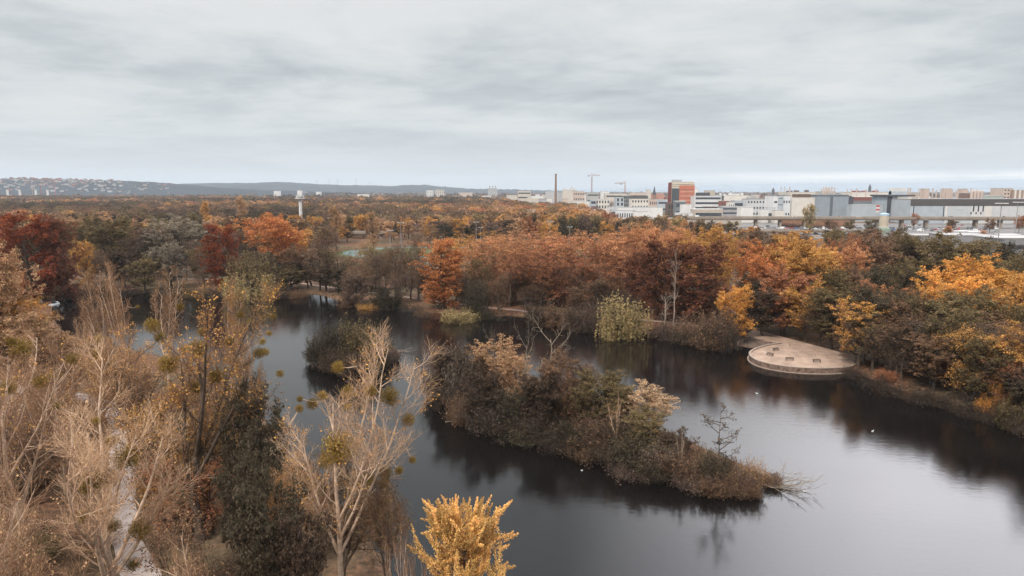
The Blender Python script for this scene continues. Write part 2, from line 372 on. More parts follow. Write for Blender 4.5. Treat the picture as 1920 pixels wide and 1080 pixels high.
for s in (1, 2, 3): crown_tree('round', 'broadleaf_tree', s, hh=17, n1=26, l1=6.2, n2=11, l2=2.4, nl=20, ls=.4, sg=.75)
for s in (4, 5): crown_tree('wide', 'broadleaf_tree', s, hh=14, trunk_t=.14, n1=28, l1=7.2, a1=62, n2=11, l2=2.7, nl=20, ls=.4, sg=.85)
for s in (6, 7): crown_tree('plane', 'plane_tree', s, hh=20, trunk_t=.16, n1=30, l1=7.0, a1=46, up1=.5, n2=11, l2=2.4, nl=12, ls=.36, sg=.75, shape='vase', n3=0, keep=.9)
for s in (8, 9): crown_tree('cypress', 'cypress_tree', s, hh=20, trunk_t=.06, n1=70, l1=4.3, a1=70, up1=.5, n2=10, l2=1.2, nl=11, ls=.32, sg=.55, shape='round', flat=.8)
for s in (10, 11): crown_tree('column', 'columnar_poplar', s, hh=20, trunk_t=.08, n1=34, l1=4.6, a1=28, up1=.9, n2=7, l2=1.5, nl=11, ls=.34, sg=.5, shape='column', flat=1.2)
for s in (12, 13): crown_tree('cluster', 'broadleaf_tree', s, hh=16, trunk_t=.15, n1=28, l1=6.0, a1=52, n2=12, l2=2.1, nl=22, ls=.3, sg=.55, flat=.8)
for s in (14, 15): crown_tree('sparse', 'thinning_tree', s, hh=18, trunk_t=.2, n1=18, l1=6.0, a1=45, up1=.8, n2=10, l2=2.4, nl=4, ls=.32, sg=.6, n3=5)
for s in (16, 17, 18): crown_tree('low', 'woodland_tree', s, hh=17, n1=14, l1=6.4, n2=6, l2=2.6, nl=15, ls=.85, sg=1.35, a1=58)
for s in (19,): crown_tree('spindly', 'young_alder', s, hh=9, trunk_t=.12, n1=16, l1=1.7, a1=60, up1=.4, n2=6, l2=.6, nl=5, ls=.16, sg=.26, r0=.08, keep=.8)

def shrub(kind, seed, hh=4.5, rr=4.0, stems=26, nl=18, ls=.26, twig=True, dens=1.0, arch=0.0, name='shrub', leafy=.8):
    rg = np.random.default_rng(seed); n = stems; b = np.zeros((n, 2, 3)); az = rg.random(n)*2*np.pi; rad = rr*.45*np.sqrt(rg.random(n))
    K = 6; d = np.stack([np.cos(az)*.75*rg.random(n), np.sin(az)*.75*rg.random(n), np.ones(n)], 1); d = norm(d)
    p = np.stack([np.cos(az)*rad, np.sin(az)*rad, np.full(n, -.3)], 1); P = [p]; le = hh*rg.uniform(.6, 1.05, n)/(K-1)
    for k in range(K-1):
        p = p+d*le[:, None]; P.append(p); d = norm(d+np.array([0, 0, -arch])/(K-1)+.12*rg.standard_normal(d.shape))
    P = np.stack(P, 1); R = .06*np.linspace(1, .3, K)[None]*np.ones((n, 1))
    P2, R2, _ = kids(P, R, 9, .2, 1, hh*.32, 48, .2-arch, 4, .14, .6, rg, None, .02)
    P3, R3, _ = kids(P2, R2, 5, .3, 1, hh*.14, 45, .1-arch, 3, .16, .7, rg, None, .014)
    v, f = join(wood_parts([(P, R), (P2, R2), (P3, R3)], (5, 3, 3))); 
    parts = [('stem', mesh_np(name+'_stem', v, f, TWIG, twig_tint(len(v), rg)))]
    tips = np.concatenate([P3[:, -1], P2[:, -1]]); tips = tips[rg.random(len(tips)) < leafy]
    cc = np.stack([rg.random(len(tips)), rg.random(len(tips))**1.6], 1); id_ = np.repeat(np.arange(len(tips)), max(1, int(nl*dens/4)))
    LP = tips[id_]+rg.standard_normal((len(id_), 3))*.22
    v, f, ti = leaves(LP, ls, rg, .5, .7, None, cc[id_]); parts.append(('foliage', mesh_np(name+'_foliage', v, f, LEAF, ti)))
    h, w = measure(LP); register(kind, name, parts, h, w)
for s in (30, 31, 32): shrub('shrub', s)
for s in (33, 34): shrub('brush', s, nl=5, leafy=.5, stems=34, name='twiggy_shrub')
for s in (35,): shrub('weepbush', s, hh=5.5, rr=3, arch=1.3, nl=20, name='weeping_bush')
for s in (36,): shrub('reed', s, hh=2.2, rr=2.5, stems=60, nl=3, leafy=.3, name='reed_clump')

def willow(kind, seed, hh=11, l1=4.6, ns=7):
    rg = np.random.default_rng(seed); K = 6; tr = np.zeros((1, K, 3)); tr[0, :, 2] = np.linspace(-.5, hh*.7, K); R = (.45*np.linspace(1, .3, K))[None]
    P1, R1, _ = kids(tr, R, 22, .3, 1, l1, 50, .7, 6, .1, .5, rg, None, .06)
    P2, R2, _ = kids(P1, R1, ns, .35, 1, 2.2, 50, -.2, 5, .1, .5, rg, None, .03)
    st = P2.reshape(-1, 3)[rg.random(P2.shape[0]*5) < .75]; n = len(st)       # hanging strands
    ln = np.minimum(rg.uniform(.4, 1.0, n)**.6*hh*.72, st[:, 2]-.1).clip(.3); Ks = 5; k = np.linspace(0, 1, Ks)[None, :, None]
    dx = rg.standard_normal((n, 1, 3))*.25; dx[..., 2] = 0
    PS = st[:, None]+dx*k+np.array([0, 0, -1.])*k*ln[:, None, None]; RS = np.full((n, Ks), .018)
    v, f = join(wood_parts([(tr, R), (P1, R1), (P2, R2)])); parts = [('trunk', mesh_np('willow_trunk', v, f, BARK, smooth=True))]
    m_ = 12; t = rg.random((n, m_)); LP = (st[:, None]+dx*t[..., None]+np.array([0, 0, -1.])*t[..., None]*ln[:, None, None]).reshape(-1, 3)+rg.standard_normal((n*m_, 3))*.07
    c = np.stack([rg.random(n), rg.random(n)**1.6], 1); s = .42; nn = len(LP)
    hor = rg.standard_normal((nn, 3)); hor[:, 2] = 0; hor = norm(hor)*.16; vz = np.array([0, 0, s])*rg.uniform(.5, 1, (nn, 1))
    v = np.stack([LP-hor, LP-vz*.5, LP+hor, LP+vz*.5], 1).reshape(-1, 3); f = np.arange(nn*4).reshape(-1, 4)
    cr = np.repeat(c, m_, 0); ti = np.repeat(np.stack([.5*cr[:, 0]+.5*rg.random(nn), cr[:, 1], rg.random(nn), np.ones(nn)], 1), 4, 0)
    parts.append(('crown', mesh_np('willow_crown', v, f, LEAF, ti))); h, w = measure(LP); register(kind, 'weeping_willow', parts, h, w)
willow('willow', 50); willow('willow', 51, 10, 4.2)

def bare_poplar(kind, seed, hh=28, stems=5, split=.22, a0=17, n1=15, l1=7.5, a1=34, n2=10, l2=2.9, n3=7, l3=1.15, n4=0, bark=None, leafn=0.12, name='bare_poplar', up=1.0, r0=.36, lean=.35, droop=0, tw=.017, ls=.2):
    rg = np.random.default_rng(seed); K = 8; tr = np.zeros((1, K, 3)); tr[0, :, 2] = np.linspace(-.8, hh*.8, K); tr[0, 1:, :2] = np.cumsum(rg.standard_normal((K-1, 2))*lean, 0)
    R = (r0*np.linspace(1, .2, K))[None]
    PA, RA, _ = kids(tr, R, stems, split, split+.28, hh*.62, a0, .55*up, 8, .06, .72, rg, None, .1, .22)
    Pm = np.concatenate([tr, PA]) ; Rm = np.concatenate([R, RA])
    P1, R1, _ = kids(Pm, Rm, n1, .22, 1, l1, a1, .55*up, 6, .08, .45, rg, lambda t: 1.15-.75*t, .058)
    P2, R2, _ = kids(P1, R1, n2, .2, 1, l2, 34, .55*up-droop, 5, .09, .5, rg, lambda t: 1.1-.5*t, .026)
    P3, R3, _ = kids(P2, R2, n3, .2, 1, l3, 32, .35*up-droop, 3, .10, .6, rg, None, tw, .5)
    v, f = join([tubes(Pm, Rm, 7), tubes(P1, R1, 5)]); parts = [('trunk', mesh_np(name+'_trunk', v, f, bark or PALEBARK, smooth=True))]
    R2 = R2*.9; v, f = join([tubes(P2, R2, 3), tubes(P3, R3, 3)])
    tt = twig_tint(len(v), rg)
    parts.append(('crown', mesh_np(name+'_crown', v, f, TWIG, tt)))
    if leafn:
        tips = P3[rg.random(len(P3)) < leafn][:, 1:].reshape(-1, 3); id_ = np.repeat(np.arange(len(tips)), 3)
        LP = tips[id_]+rg.standard_normal((len(id_), 3))*.16; v, f, ti = leaves(LP, ls, rg, .5, .8); parts.append(('leaf_remnants', mesh_np(name+'_leaves', v, f, LEAF, ti)))
    h, w = measure(P2.reshape(-1, 3)); h = float(P3[..., 2].max())*.985; d = dict(name=name, parts=parts, h=h, w=w, n=0, nodes=P1[:, 2:].reshape(-1, 3)); PROTO.setdefault(kind, []).append(d)
bare_poplar('poplar', 71, lean=.12, r0=.29, stems=5, n1=11, n2=9, n3=7, l1=5.8, a1=36, l2=2.2, l3=1.0, leafn=.05, a0=21, tw=.011, split=.2, up=1.25); bare_poplar('poplar', 61, r0=.44, stems=7, split=.16, a0=27, n1=11, n2=9, n3=6, l1=6, a1=36, leafn=.05, tw=.012, up=1.2); bare_poplar('poplar', 62, stems=4, split=.2, n1=7, n2=6, n3=5, l1=8.5, leafn=.06, tw=.013)
bare_poplar('leafy_poplar', 63, stems=5, n1=10, n2=9, n3=7, leafn=.16, a0=22, split=.25, bark=BARK, ls=.24, r0=.6, up=1.4, l1=6.2, a1=32, tw=.014); bare_poplar('leafy_poplar', 64, stems=6, n1=10, n2=9, n3=7, split=.22, leafn=.16, bark=BARK, ls=.2, tw=.014)
bare_poplar('spread', 65, hh=22, stems=6, split=.12, a0=38, n1=12, l1=7, a1=42, n2=8, n3=4, leafn=.06, name='bare_spreading_tree', up=.7)
bare_poplar('spread', 66, hh=22, stems=7, split=.14, a0=42, n1=11, l1=7, a1=45, n2=8, n3=4, leafn=.08, name='bare_spreading_tree', up=.6)
bare_poplar('slim', 67, hh=24, stems=4, split=.2, a0=15, n1=13, l1=4.6, a1=38, n2=8, l2=2.0, n3=5, l3=.9, leafn=.12, name='slim_bare_poplar', r0=.3, tw=.02)
bare_poplar('slim', 68, hh=24, stems=5, split=.16, a0=17, n1=12, l1=4.6, a1=40, n2=8, l2=2.0, n3=5, l3=.9, leafn=.12, name='slim_bare_poplar', r0=.3, tw=.02)
bare_poplar('sapling', 69, hh=9, stems=2, split=.1, a0=8, n1=12, l1=1.5, a1=30, n2=5, l2=.7, n3=3, l3=.4, leafn=0, name='bare_sapling', r0=.06, tw=.01)
bare_poplar('droopy', 70, hh=15, stems=7, split=.1, a0=28, n1=11, l1=5, a1=50, n2=9, l2=2.4, n3=4, l3=1.1, leafn=.14, name='drooping_understorey_tree', up=.4, droop=.9, r0=.25, ls=.22, bark=BARK)

def plume_tree(seed=80, hh=13.5):
    rg = np.random.default_rng(seed); K = 7; tr = np.zeros((1, K, 3)); tr[0, :, 2] = np.linspace(-.5, hh*.82, K); R = (.22*np.linspace(1, .25, K))[None]
    P1, R1, _ = kids(tr, R, 50, .06, .97, 5.4, 52, .6, 6, .05, .5, rg, lambda t: .22+.88*np.sin(np.pi*np.clip(t*.86+.12, 0, 1)), .04)
    P2, R2, _ = kids(P1, R1, 9, .2, 1, 2.2, 40, .55, 6, .06, .55, rg, None, .02)
    v, f = join(wood_parts([(tr, R), (P1, R1), (P2, R2)])); parts = [('trunk', mesh_np('golden_trunk', v, f, BARK, smooth=True))]
    n = len(P2); m_ = 200; t = rg.random((n, m_)); fi = t*4.999; i = fi.astype(int); fr = (fi-i)[..., None]; a = np.arange(n)[:, None]
    ctr = P2[a, i]*(1-fr)+P2[a, i+1]*fr; LP = ctr+rg.standard_normal(ctr.shape)*(.16*(1.15-t))[..., None]+np.array([0, 0, .1]); LP = LP.reshape(-1, 3)
    c = np.repeat(np.stack([rg.random(n), rg.random(n)**2], 1), m_, 0)
    v, f, ti = leaves(LP, .15, rg, .5, .7, None, c); parts.append(('crown', mesh_np('golden_crown', v, f, LEAF, ti))); h, w = measure(LP); register('plume', 'golden_tree', parts, h, w)
plume_tree()

def dead_tree(kind, seed, hh=13, bark=None, name='dead_tree', n1=9, l1=4.5, a1=55, n2=7, up=.8, leafy=0):
    rg = np.random.default_rng(seed); K = 9; tr = np.zeros((1, K, 3)); tr[0, :, 2] = np.linspace(-.5, hh*.9, K); tr[0, 1:, :2] = np.cumsum(rg.standard_normal((K-1, 2))*.32, 0)
    R = (.34*np.linspace(1, .2, K))[None]; P1, R1, _ = kids(tr, R, n1, .35, 1, l1, a1, up, 6, .2, .65, rg, None, .07)
    P2, R2, _ = kids(P1, R1, n2, .3, 1, 1.6, 50, .5, 4, .2, .6, rg, None, .03); P3, R3, _ = kids(P2, R2, 3, .4, 1, .7, 45, .2, 3, .2, .6, rg, None, .018)
    v, f = join(wood_parts([(tr, R), (P1, R1)])); parts = [('trunk', mesh_np(name+'_trunk', v, f, bark or DEADBARK, smooth=True))]
    v, f = join(wood_parts([(P2, R2), (P3, R3)], (4, 3))); parts.append(('crown', mesh_np(name+'_crown', v, f, bark or DEADBARK)))
    h, w = measure(P2.reshape(-1, 3)); register(kind, name, parts, h, w)
dead_tree('dead', 90); dead_tree('white_dead', 91, 16, WHITEBARK, 'white_bare_tree', 10, 3.2, 40)

PAL = dict(rust=(.36,.155,.085), red=(.27,.072,.038), darkred=(.19,.078,.05), orange=(.57,.275,.14), redorange=(.48,.185,.075), amber=(.52,.27,.09), gold=(.64,.305,.085), brightgold=(.98,.60,.235),
           tan=(.47,.28,.16), brown=(.20,.118,.075), darkbrown=(.10,.068,.05), olive=(.185,.134,.070), darkgreen=(.092,.073,.05), grey=(.25,.205,.155), yellowgreen=(.36,.265,.13),
           mauve=(.19,.125,.097), paletwig=(.62,.405,.265), twigbrown=(.32,.185,.115), wheat=(.56,.37,.23), greybrown=(.15,.112,.086), mistle=(.30,.19,.055))
WORD = dict(rust='rust-brown', red='deep red', darkred='dark maroon', orange='orange', redorange='fiery orange-red', amber='amber', gold='golden yellow', brightgold='bright golden', tan='tan', brown='brown', darkbrown='dark brown',
            olive='olive green', darkgreen='dark green', grey='silvery grey', yellowgreen='yellow-green', mauve='mauve-brown', paletwig='pale beige', twigbrown='beige-brown', wheat='wheat-coloured', greybrown='grey-brown')
PLACED = []
pr = np.random.default_rng(5)
def put(kind, px, by, ty, wpx, col, where, cat=None, group=None, noun=None, col_t=None, z=None, label=None, var=None, jit=.1, rz=None, size_note=None):
    """stand a plant whose foot, top and width the photograph shows; its size follows from how far off it stands"""
    z = GZ if z is None else z; g = G(px, by, z); base_z = gz1(g[0], g[1]) if g[1] < 400 else GZ
    Y = g[1]; top = AT(960, ty, Y)[2]; dep = PX((g[0], Y, (top+z)/2))[2]
    h = max(top-z, 1.0); w = wpx/F*dep
    return put_w(kind, g[0], Y, min(base_z, z), h, w, col, where, cat, group, noun, col_t, label, var, jit, rz)
def put_w(kind, x, y, z, h, w, col, where, cat=None, group=None, noun=None, col_t=None, label=None, var=None, jit=.1, rz=None):
    vs = PROTO[kind]; pt = vs[int(pr.integers(len(vs))) if var is None else var]
    sc = (w/pt['w'], w/pt['w'], h/pt['h']); root = bpy.data.objects.new(pt['name'], None); C.objects.link(root)
    root.location = (float(x), float(y), float(z)); root.rotation_euler = (0, 0, float(pr.random()*6.28) if rz is None else rz); root.scale = sc
    c = np.array(PAL[col] if isinstance(col, str) else col)*(1+jit*pr.standard_normal()); c = np.clip(c, .01, .9)
    ch = []
    for nm, me in pt['parts']:
        o = bpy.data.objects.new(nm, me); C.objects.link(o); o.parent = root
        cc = c if nm in ('crown', 'foliage') else (np.array(PAL[col_t]) if col_t else c*.8)
        if nm == 'leaf_remnants': cc = np.array(PAL[col_t] if col_t else PAL['amber'])
        if nm == 'stem': cc = np.clip(c*.6+.02, 0, 1)
        o.color = (*[float(q) for q in cc], 1); ch.append(o)
    cw = WORD.get(col, '') if isinstance(col, str) else ''
    lab = label or f"{cw} {noun or pt['name'].replace('_', ' ')} {where}"
    tag(root, lab, cat or 'tree', group)
    PLACED.append((root, lab, group, PX((x, y, z+h/2))[0], bool(label)))
    return root, pt
ONES = ['', 'first', 'second', 'third', 'fourth', 'fifth', 'sixth', 'seventh', 'eighth', 'ninth', 'tenth', 'eleventh', 'twelfth', 'thirteenth', 'fourteenth', 'fifteenth', 'sixteenth', 'seventeenth', 'eighteenth', 'nineteenth']
def ordinal(n):
    if n < 20: return ONES[n]
    h_, n = divmod(n, 100); pre = ['', 'hundred-and-'][min(h_, 1)] if n else ''
    if n == 0: return 'hundredth'
    if n < 20: return pre+ONES[n]
    t, u = divmod(n, 10); k = t-2
    return pre+(['twentieth', 'thirtieth', 'fortieth', 'fiftieth', 'sixtieth', 'seventieth', 'eightieth', 'ninetieth'][k] if not u else ['twenty', 'thirty', 'forty', 'fifty', 'sixty', 'seventy', 'eighty', 'ninety'][k]+'-'+ONES[u])
def finish_labels():
    d = {}
    for r, lab, grp, px, own in PLACED: d.setdefault(lab, []).append((px, r))
    for lab, l in d.items():
        if len(l) < 2: continue
        l.sort(key=lambda q: q[0])
        for i, (px, r) in enumerate(l):
            r['label'] = f"{lab}, {'leftmost such' if i == 0 else 'rightmost such' if i == len(l)-1 else ordinal(i+1)+' such from left'}"

# ------------------------------------------------------------------ islands
gi = 'shrubs and small trees on the large island'
w_ = 'on the large island'
for a in [  # kind, px, foot y, top y, width px, colour
    ('brush', 838, 735, 645, 80, 'mauve'), ('brush', 862, 765, 640, 95, 'greybrown'), ('brush', 905, 775, 690, 90, 'darkbrown'), ('brush', 885, 790, 715, 85, 'brown'),
    ('cluster', 925, 755, 640, 100, 'tan'), ('cluster', 962, 770, 668, 62, 'tan'), ('brush', 908, 800, 712, 100, 'greybrown'), ('shrub', 960, 800, 705, 85, 'darkgreen'),
    ('brush', 1000, 815, 735, 110, 'darkbrown'), ('shrub', 990, 822, 760, 90, 'darkgreen'), ('brush', 1060, 765, 655, 100, 'mauve'), ('brush', 1045, 800, 690, 90, 'brown'), ('shrub', 1075, 800, 690, 85, 'brown'),
    ('cluster', 1125, 815, 698, 100, 'olive'), ('shrub', 1075, 835, 765, 100, 'darkgreen'), ('brush', 1125, 845, 755, 105, 'brown'), ('brush', 1160, 835, 735, 90, 'greybrown'),
    ('cluster', 1205, 822, 727, 105, 'wheat'), ('cluster', 1165, 825, 745, 62, 'wheat'), ('shrub', 1185, 868, 775, 105, 'darkgreen'), ('shrub', 1215, 862, 790, 100, 'olive'), ('brush', 1145, 865, 795, 95, 'darkbrown'),
    ('shrub', 1240, 880, 800, 90, 'greybrown'), ('brush', 1260, 890, 812, 90, 'brown'), ('shrub', 1225, 890, 830, 80, 'darkgreen'), ('brush', 1300, 900, 830, 90, 'brown'),
    ('brush', 1300, 912, 850, 90, 'mauve'), ('shrub', 1335, 905, 838, 90, 'darkgreen'), ('brush', 1365, 915, 850, 90, 'brown'), ('brush', 1375, 922, 865, 90, 'brown'), ('shrub', 1340, 920, 868, 90, 'brown'),
    ('brush', 1413, 908, 832, 70, 'tan'), ('brush', 1395, 915, 855, 70, 'mauve'), ('shrub', 1400, 922, 878, 70, 'brown'), ('shrub', 1215, 830, 792, 55, 'gold'), ('shrub', 1155, 805, 765, 60, 'olive'),
    ('brush', 1100, 855, 790, 90, 'brown'), ('brush', 1040, 840, 780, 90, 'darkbrown'), ('brush', 945, 805, 755, 90, 'darkbrown'), ('brush', 1180, 885, 820, 90, 'mauve'), ('shrub', 870, 740, 670, 80, 'darkbrown'),
    ('shrub', 1010, 790, 700, 70, 'brown'), ('brush', 1432, 905, 868, 55, 'tan'),
    ('round', 1045, 800, 662, 82, 'brown'), ('round', 1150, 822, 704, 70, 'olive'), ('round', 900, 795, 668, 76, 'darkbrown'), ('round', 1205, 855, 768, 78, 'olive'), ('round', 850, 752, 648, 84, 'darkbrown'), ('round', 1088, 775, 676, 60, 'mauve'), ('round', 1010, 812, 700, 74, 'darkbrown'), ('round', 1262, 872, 806, 60, 'darkbrown'),
    ('brush', 1250, 858, 800, 70, 'darkbrown'), ('brush', 1290, 870, 815, 70, 'brown'), ('brush', 1330, 884, 825, 60, 'olive'), ('brush', 1370, 895, 838, 50, 'brown'), ('brush', 812, 740, 690, 46, 'darkbrown'), ('brush', 828, 765, 705, 56, 'darkbrown'), ('brush', 860, 786, 730, 60, 'brown')]:
    k, px, by, ty, w, c = a; ty = by-(by-ty)*((.74 if px > 1040 else .84) if k in ('brush', 'shrub') and px > 940 else 1); w = w*.8 if px > 1325 else w; put(k, px, by, ty, w, c, w_, 'shrub' if k in ('brush', 'shrub') else 'tree', gi, 'leafy small tree' if k in ('cluster', 'round') else None, z=.5)
gn = 'bare trees on the large island'
put('dead', 1025, 780, 585, 84, 'greybrown', '', 'tree', gn, label='gnarled grey dead tree with forked top rising from the large island', z=.6, var=0)
put('dead', 978, 790, 600, 45, 'greybrown', '', 'tree', gn, label='thin dead tree left of the gnarled one on the large island', z=.6)
put('dead', 915, 735, 610, 32, 'wheat', '', 'tree', gn, label='pale bare leader poking above wheat-coloured leaves on the large island', z=.6)
put('spindly', 1347, 900, 755, 75, 'greybrown', '', 'tree', gn, label='slender sparse-leaved young tree standing near the tip of the large island', z=.6)
put('sapling', 1280, 890, 798, 30, 'greybrown', '', 'tree', gn, label='thin bare sapling left of the slender young tree on the large island', z=.6)
put('sapling', 1150, 850, 735, 30, 'tan', '', 'tree', gn, label='thin pale bare sapling in the middle of the large island', z=.6)
gs = 'shrubs on the small islet'
for px, by, ty, w, c in [(605, 680, 622, 62, 'darkgreen'), (625, 692, 640, 60, 'darkbrown'), (650, 680, 600, 75, 'darkgreen'), (682, 685, 598, 78, 'olive'), (665, 697, 640, 70, 'darkbrown'), (705, 690, 632, 60, 'darkgreen'), (640, 695, 655, 50, 'darkbrown'), (590, 678, 645, 40, 'darkgreen'), (727, 680, 650, 45, 'mauve')]:
    put('shrub' if c != 'mauve' else 'brush', px, by, ty, w, c, 'on the small islet behind the pale poplar', 'shrub', gs, z=.5)
for px, by, ty, w in [(740, 674, 650, 26), (722, 684, 655, 22), (1448, 905, 878, 40)]:
    put('reed', px, by, ty, w, 'mauve', 'at the waterline of an island', 'reeds', 'reed clumps on the islands', z=.3)
# fallen branches lying in the water off the tips of the islands
def branch_pile(px, py, seed, n, L_, lab):
    rg = np.random.default_rng(seed); g = G(px, py, 0); b = MB()
    root = thing('fallen_branch', (g[0], g[1], 0), lab, 'branch', 'fallen branches in the water')
    main = []
    for i in range(n):
        b = MB(); a = rg.uniform(-.9, .9); l = L_*rg.uniform(.5, 1.1); p = np.array([0, rg.uniform(-.8, .8), .15])
        for k in range(4):
            q = p+np.array([math.cos(a), math.sin(a), rg.uniform(-.1, .35) if k < 3 else -.1])*l/4; b.bar(p, q, .07*(1-k*.2), 5, .07*(.8-k*.2))
            if k: 
                for _ in range(2):
                    r = q+np.array([math.cos(a+rg.uniform(-1, 1)), math.sin(a+rg.uniform(-1, 1)), rg.uniform(.0, .9)])*l*.22; b.bar(q, r, .03, 4, .012)
            p = q; a += rg.uniform(-.65, .65)
        b.build('limb', DEADBARK, root)
branch_pile(1428, 908, 1, 16, 6.5, 'tangle of bare fallen branches reaching into water off the large island tip')
branch_pile(745, 660, 2, 5, 4.5, 'dark dead branches lying in the water beside the small islet')
branch_pile(808, 722, 3, 2, -3.5, 'dark log sticking out left of the large island')
branch_pile(1185, 886, 4, 2, 5.5, 'pale floating log along the front of the large island')
branch_pile(1010, 832, 5, 3, 3.0, 'pale bent branch in the water before the large island')
branch_pile(945, 812, 6, 2, 2.0, 'short forked stick in the water before the large island')
branch_pile(1660, 722, 7, 2, 3.5, 'pale branch lying at the right bank near the path')
branch_pile(835, 792, 8, 2, 1.6, 'dark forked stick standing in water below the large island')

# ------------------------------------------------------------------ far shore, left to right
A = put
A('cypress', 66, 566, 403, 108, 'red', '', group='swamp cypresses', label='broad deep red cypress at the far left shore', var=0)
A('cypress', 118, 562, 400, 62, 'darkred', '', group='swamp cypresses', label='narrower maroon cypress right of the broad deep red one')
A('cypress', 420, 547, 418, 64, 'red', '', group='swamp cypresses', label='deep red cypress beside the silvery grey tree on far shore')
A('cypress', 836, 578, 452, 92, 'redorange', '', group='swamp cypresses', label='red-topped cypress left of the orange plane row', col_t='darkred')
A('cypress', 1240, 600, 452, 95, 'darkred', '', group='swamp cypresses', label='maroon cypress behind the white bare tree')
A('cypress', 1310, 605, 455, 110, 'darkred', '', group='swamp cypresses', label='maroon cypress right of the white bare tree')
A('cypress', 1205, 585, 470, 70, 'darkred', '', group='swamp cypresses', label='small maroon cypress behind the big weeping willow')
A('wide', 525, 505, 403, 118, 'redorange', '', group='maples', label='wide fiery orange maple beyond the far shore left of centre')
A('cluster', 340, 522, 408, 105, 'grey', '', group='far shore trees', label='silvery grey broad tree left of the deep red cypress')
A('cluster', 318, 540, 455, 60, 'grey', '', group='far shore trees', label='low silvery grey tree at the foot of the broad silvery one')
A('willow', 480, 550, 470, 85, 'olive', '', group='weeping willows', label='round olive willow on far shore below the fiery maple')
A('willow', 470, 556, 500, 100, 'yellowgreen', '', group='weeping willows', label='low yellow-green willow at waterline below the round olive willow')
A('willow', 1162, 628, 540, 92, 'yellowgreen', '', group='weeping willows', label='big pale weeping willow hanging over the far shore water', var=0)
A('willow', 893, 590, 518, 50, 'darkgreen', '', group='weeping willows', label='dark willow right of the red-topped cypress')
A('shrub', 862, 601, 566, 76, 'yellowgreen', '', 'shrub', label='low yellow-green bush spilling over the water below the dark willow', z=.3)
A('shrub', 692, 577, 557, 46, 'amber', '', 'shrub', label='small bright orange bush at the far waterline', z=.3)
A('willow', 731, 577, 535, 52, 'darkgreen', '', group='weeping willows', label='small dark green willow right of the bright orange bush', z=.4)
A('column', 634, 552, 506, 24, 'darkgreen', '', label='small dark conical evergreen by the far shore path')
A('shrub', 85, 562, 505, 60, 'tan', '', 'shrub', label='large tan bush right above the moored boats')
A('cluster', 158, 545, 445, 46, 'amber', '', label='orange-brown tree right of the maroon cypress pair')
A('white_dead', 1262, 612, 468, 26, 'grey', '', group='bare trees', label='white barked bare tree in front of the maroon cypresses')
A('white_dead', 1248, 618, 545, 30, 'grey', '', group='bare trees', label='low white bare tree at the foot of the tall white one')
A('cluster', 1377, 640, 530, 66, 'gold', '', label='golden tree left of the sandy terrace', var=0)
ws, gf = 'on the far shore', 'trees along the far shore'
for k, px, by, ty, w, c in [
    ('round', 205, 520, 408, 90, 'olive'), ('round', 240, 505, 420, 70, 'brown'), ('round', 285, 515, 430, 60, 'mauve'), ('sparse', 180, 540, 470, 50, 'brown'),
    ('round', 150, 470, 405, 60, 'tan'), ('sparse', 385, 545, 470, 50, 'brown'), ('round', 235, 540, 465, 60, 'darkbrown'), ('round', 275, 545, 478, 60, 'olive'),
    ('sparse', 600, 545, 425, 60, 'brown'), ('sparse', 612, 545, 415, 50, 'mauve'), ('round', 578, 540, 480, 55, 'darkbrown'), ('round', 545, 545, 500, 60, 'olive'), ('round', 505, 540, 475, 50, 'darkgreen'),
    ('sparse', 668, 568, 468, 62, 'brown'), ('cluster', 665, 570, 498, 58, 'mauve'), ('sparse', 690, 535, 448, 45, 'tan'), ('sparse', 715, 560, 470, 50, 'mauve'), ('sparse', 745, 562, 460, 58, 'brown'), ('sparse', 705, 545, 460, 44, 'yellowgreen'),
    ('sparse', 770, 560, 470, 55, 'olive'), ('sparse', 787, 566, 440, 45, 'brown'), ('sparse', 760, 540, 455, 45, 'mauve'), ('sparse', 725, 535, 470, 45, 'brown'), ('round', 710, 572, 525, 40, 'darkgreen'),
    ('sparse', 905, 575, 480, 60, 'olive'), ('sparse', 935, 590, 500, 50, 'brown'), ('sparse', 1020, 560, 480, 60, 'brown'), ('sparse', 1090, 575, 490, 60, 'brown'), ('sparse', 1060, 560, 478, 60, 'mauve')]:
    A(k, px, by, ty, w, c, ws, group=gf)
gp_ = 'plane trees in the orange rows'
for px, by, ty, w, c in [(885, 552, 446, 95, 'orange'), (925, 556, 442, 98, 'orange'), (968, 560, 446, 100, 'orange'), (1010, 560, 443, 98, 'rust'), (1050, 562, 446, 100, 'orange'), (1090, 565, 444, 98, 'rust'), (1128, 567, 446, 95, 'orange'), (1165, 570, 452, 92, 'rust'), (1030, 575, 470, 92, 'rust'), (955, 575, 470, 90, 'rust'), (1120, 580, 480, 85, 'rust')]:
    A('plane', px, by, ty, w, c, 'in the front row above the far shore', group=gp_)
for px, by, ty, w, c in [(840, 520, 444, 78, 'amber'), (905, 525, 436, 82, 'amber'), (950, 525, 438, 80, 'orange'), (990, 525, 440, 80, 'orange'), (1035, 525, 437, 82, 'orange'), (1075, 527, 438, 82, 'orange'), (1115, 527, 434, 84, 'orange'), (1190, 530, 424, 90, 'orange'), (1235, 532, 418, 92, 'orange'), (1280, 532, 420, 92, 'orange'), (1325, 535, 424, 90, 'amber'), (1365, 535, 434, 80, 'orange'), (1215, 560, 440, 90, 'orange'), (1290, 562, 438, 90, 'amber'), (1340, 570, 445, 80, 'amber'), (1155, 530, 432, 82, 'orange')]:
    A('wide' if px > 1170 else 'plane', px, by, ty, w, c, 'in the back row above the far shore', group=gp_)
r5 = np.random.default_rng(55)
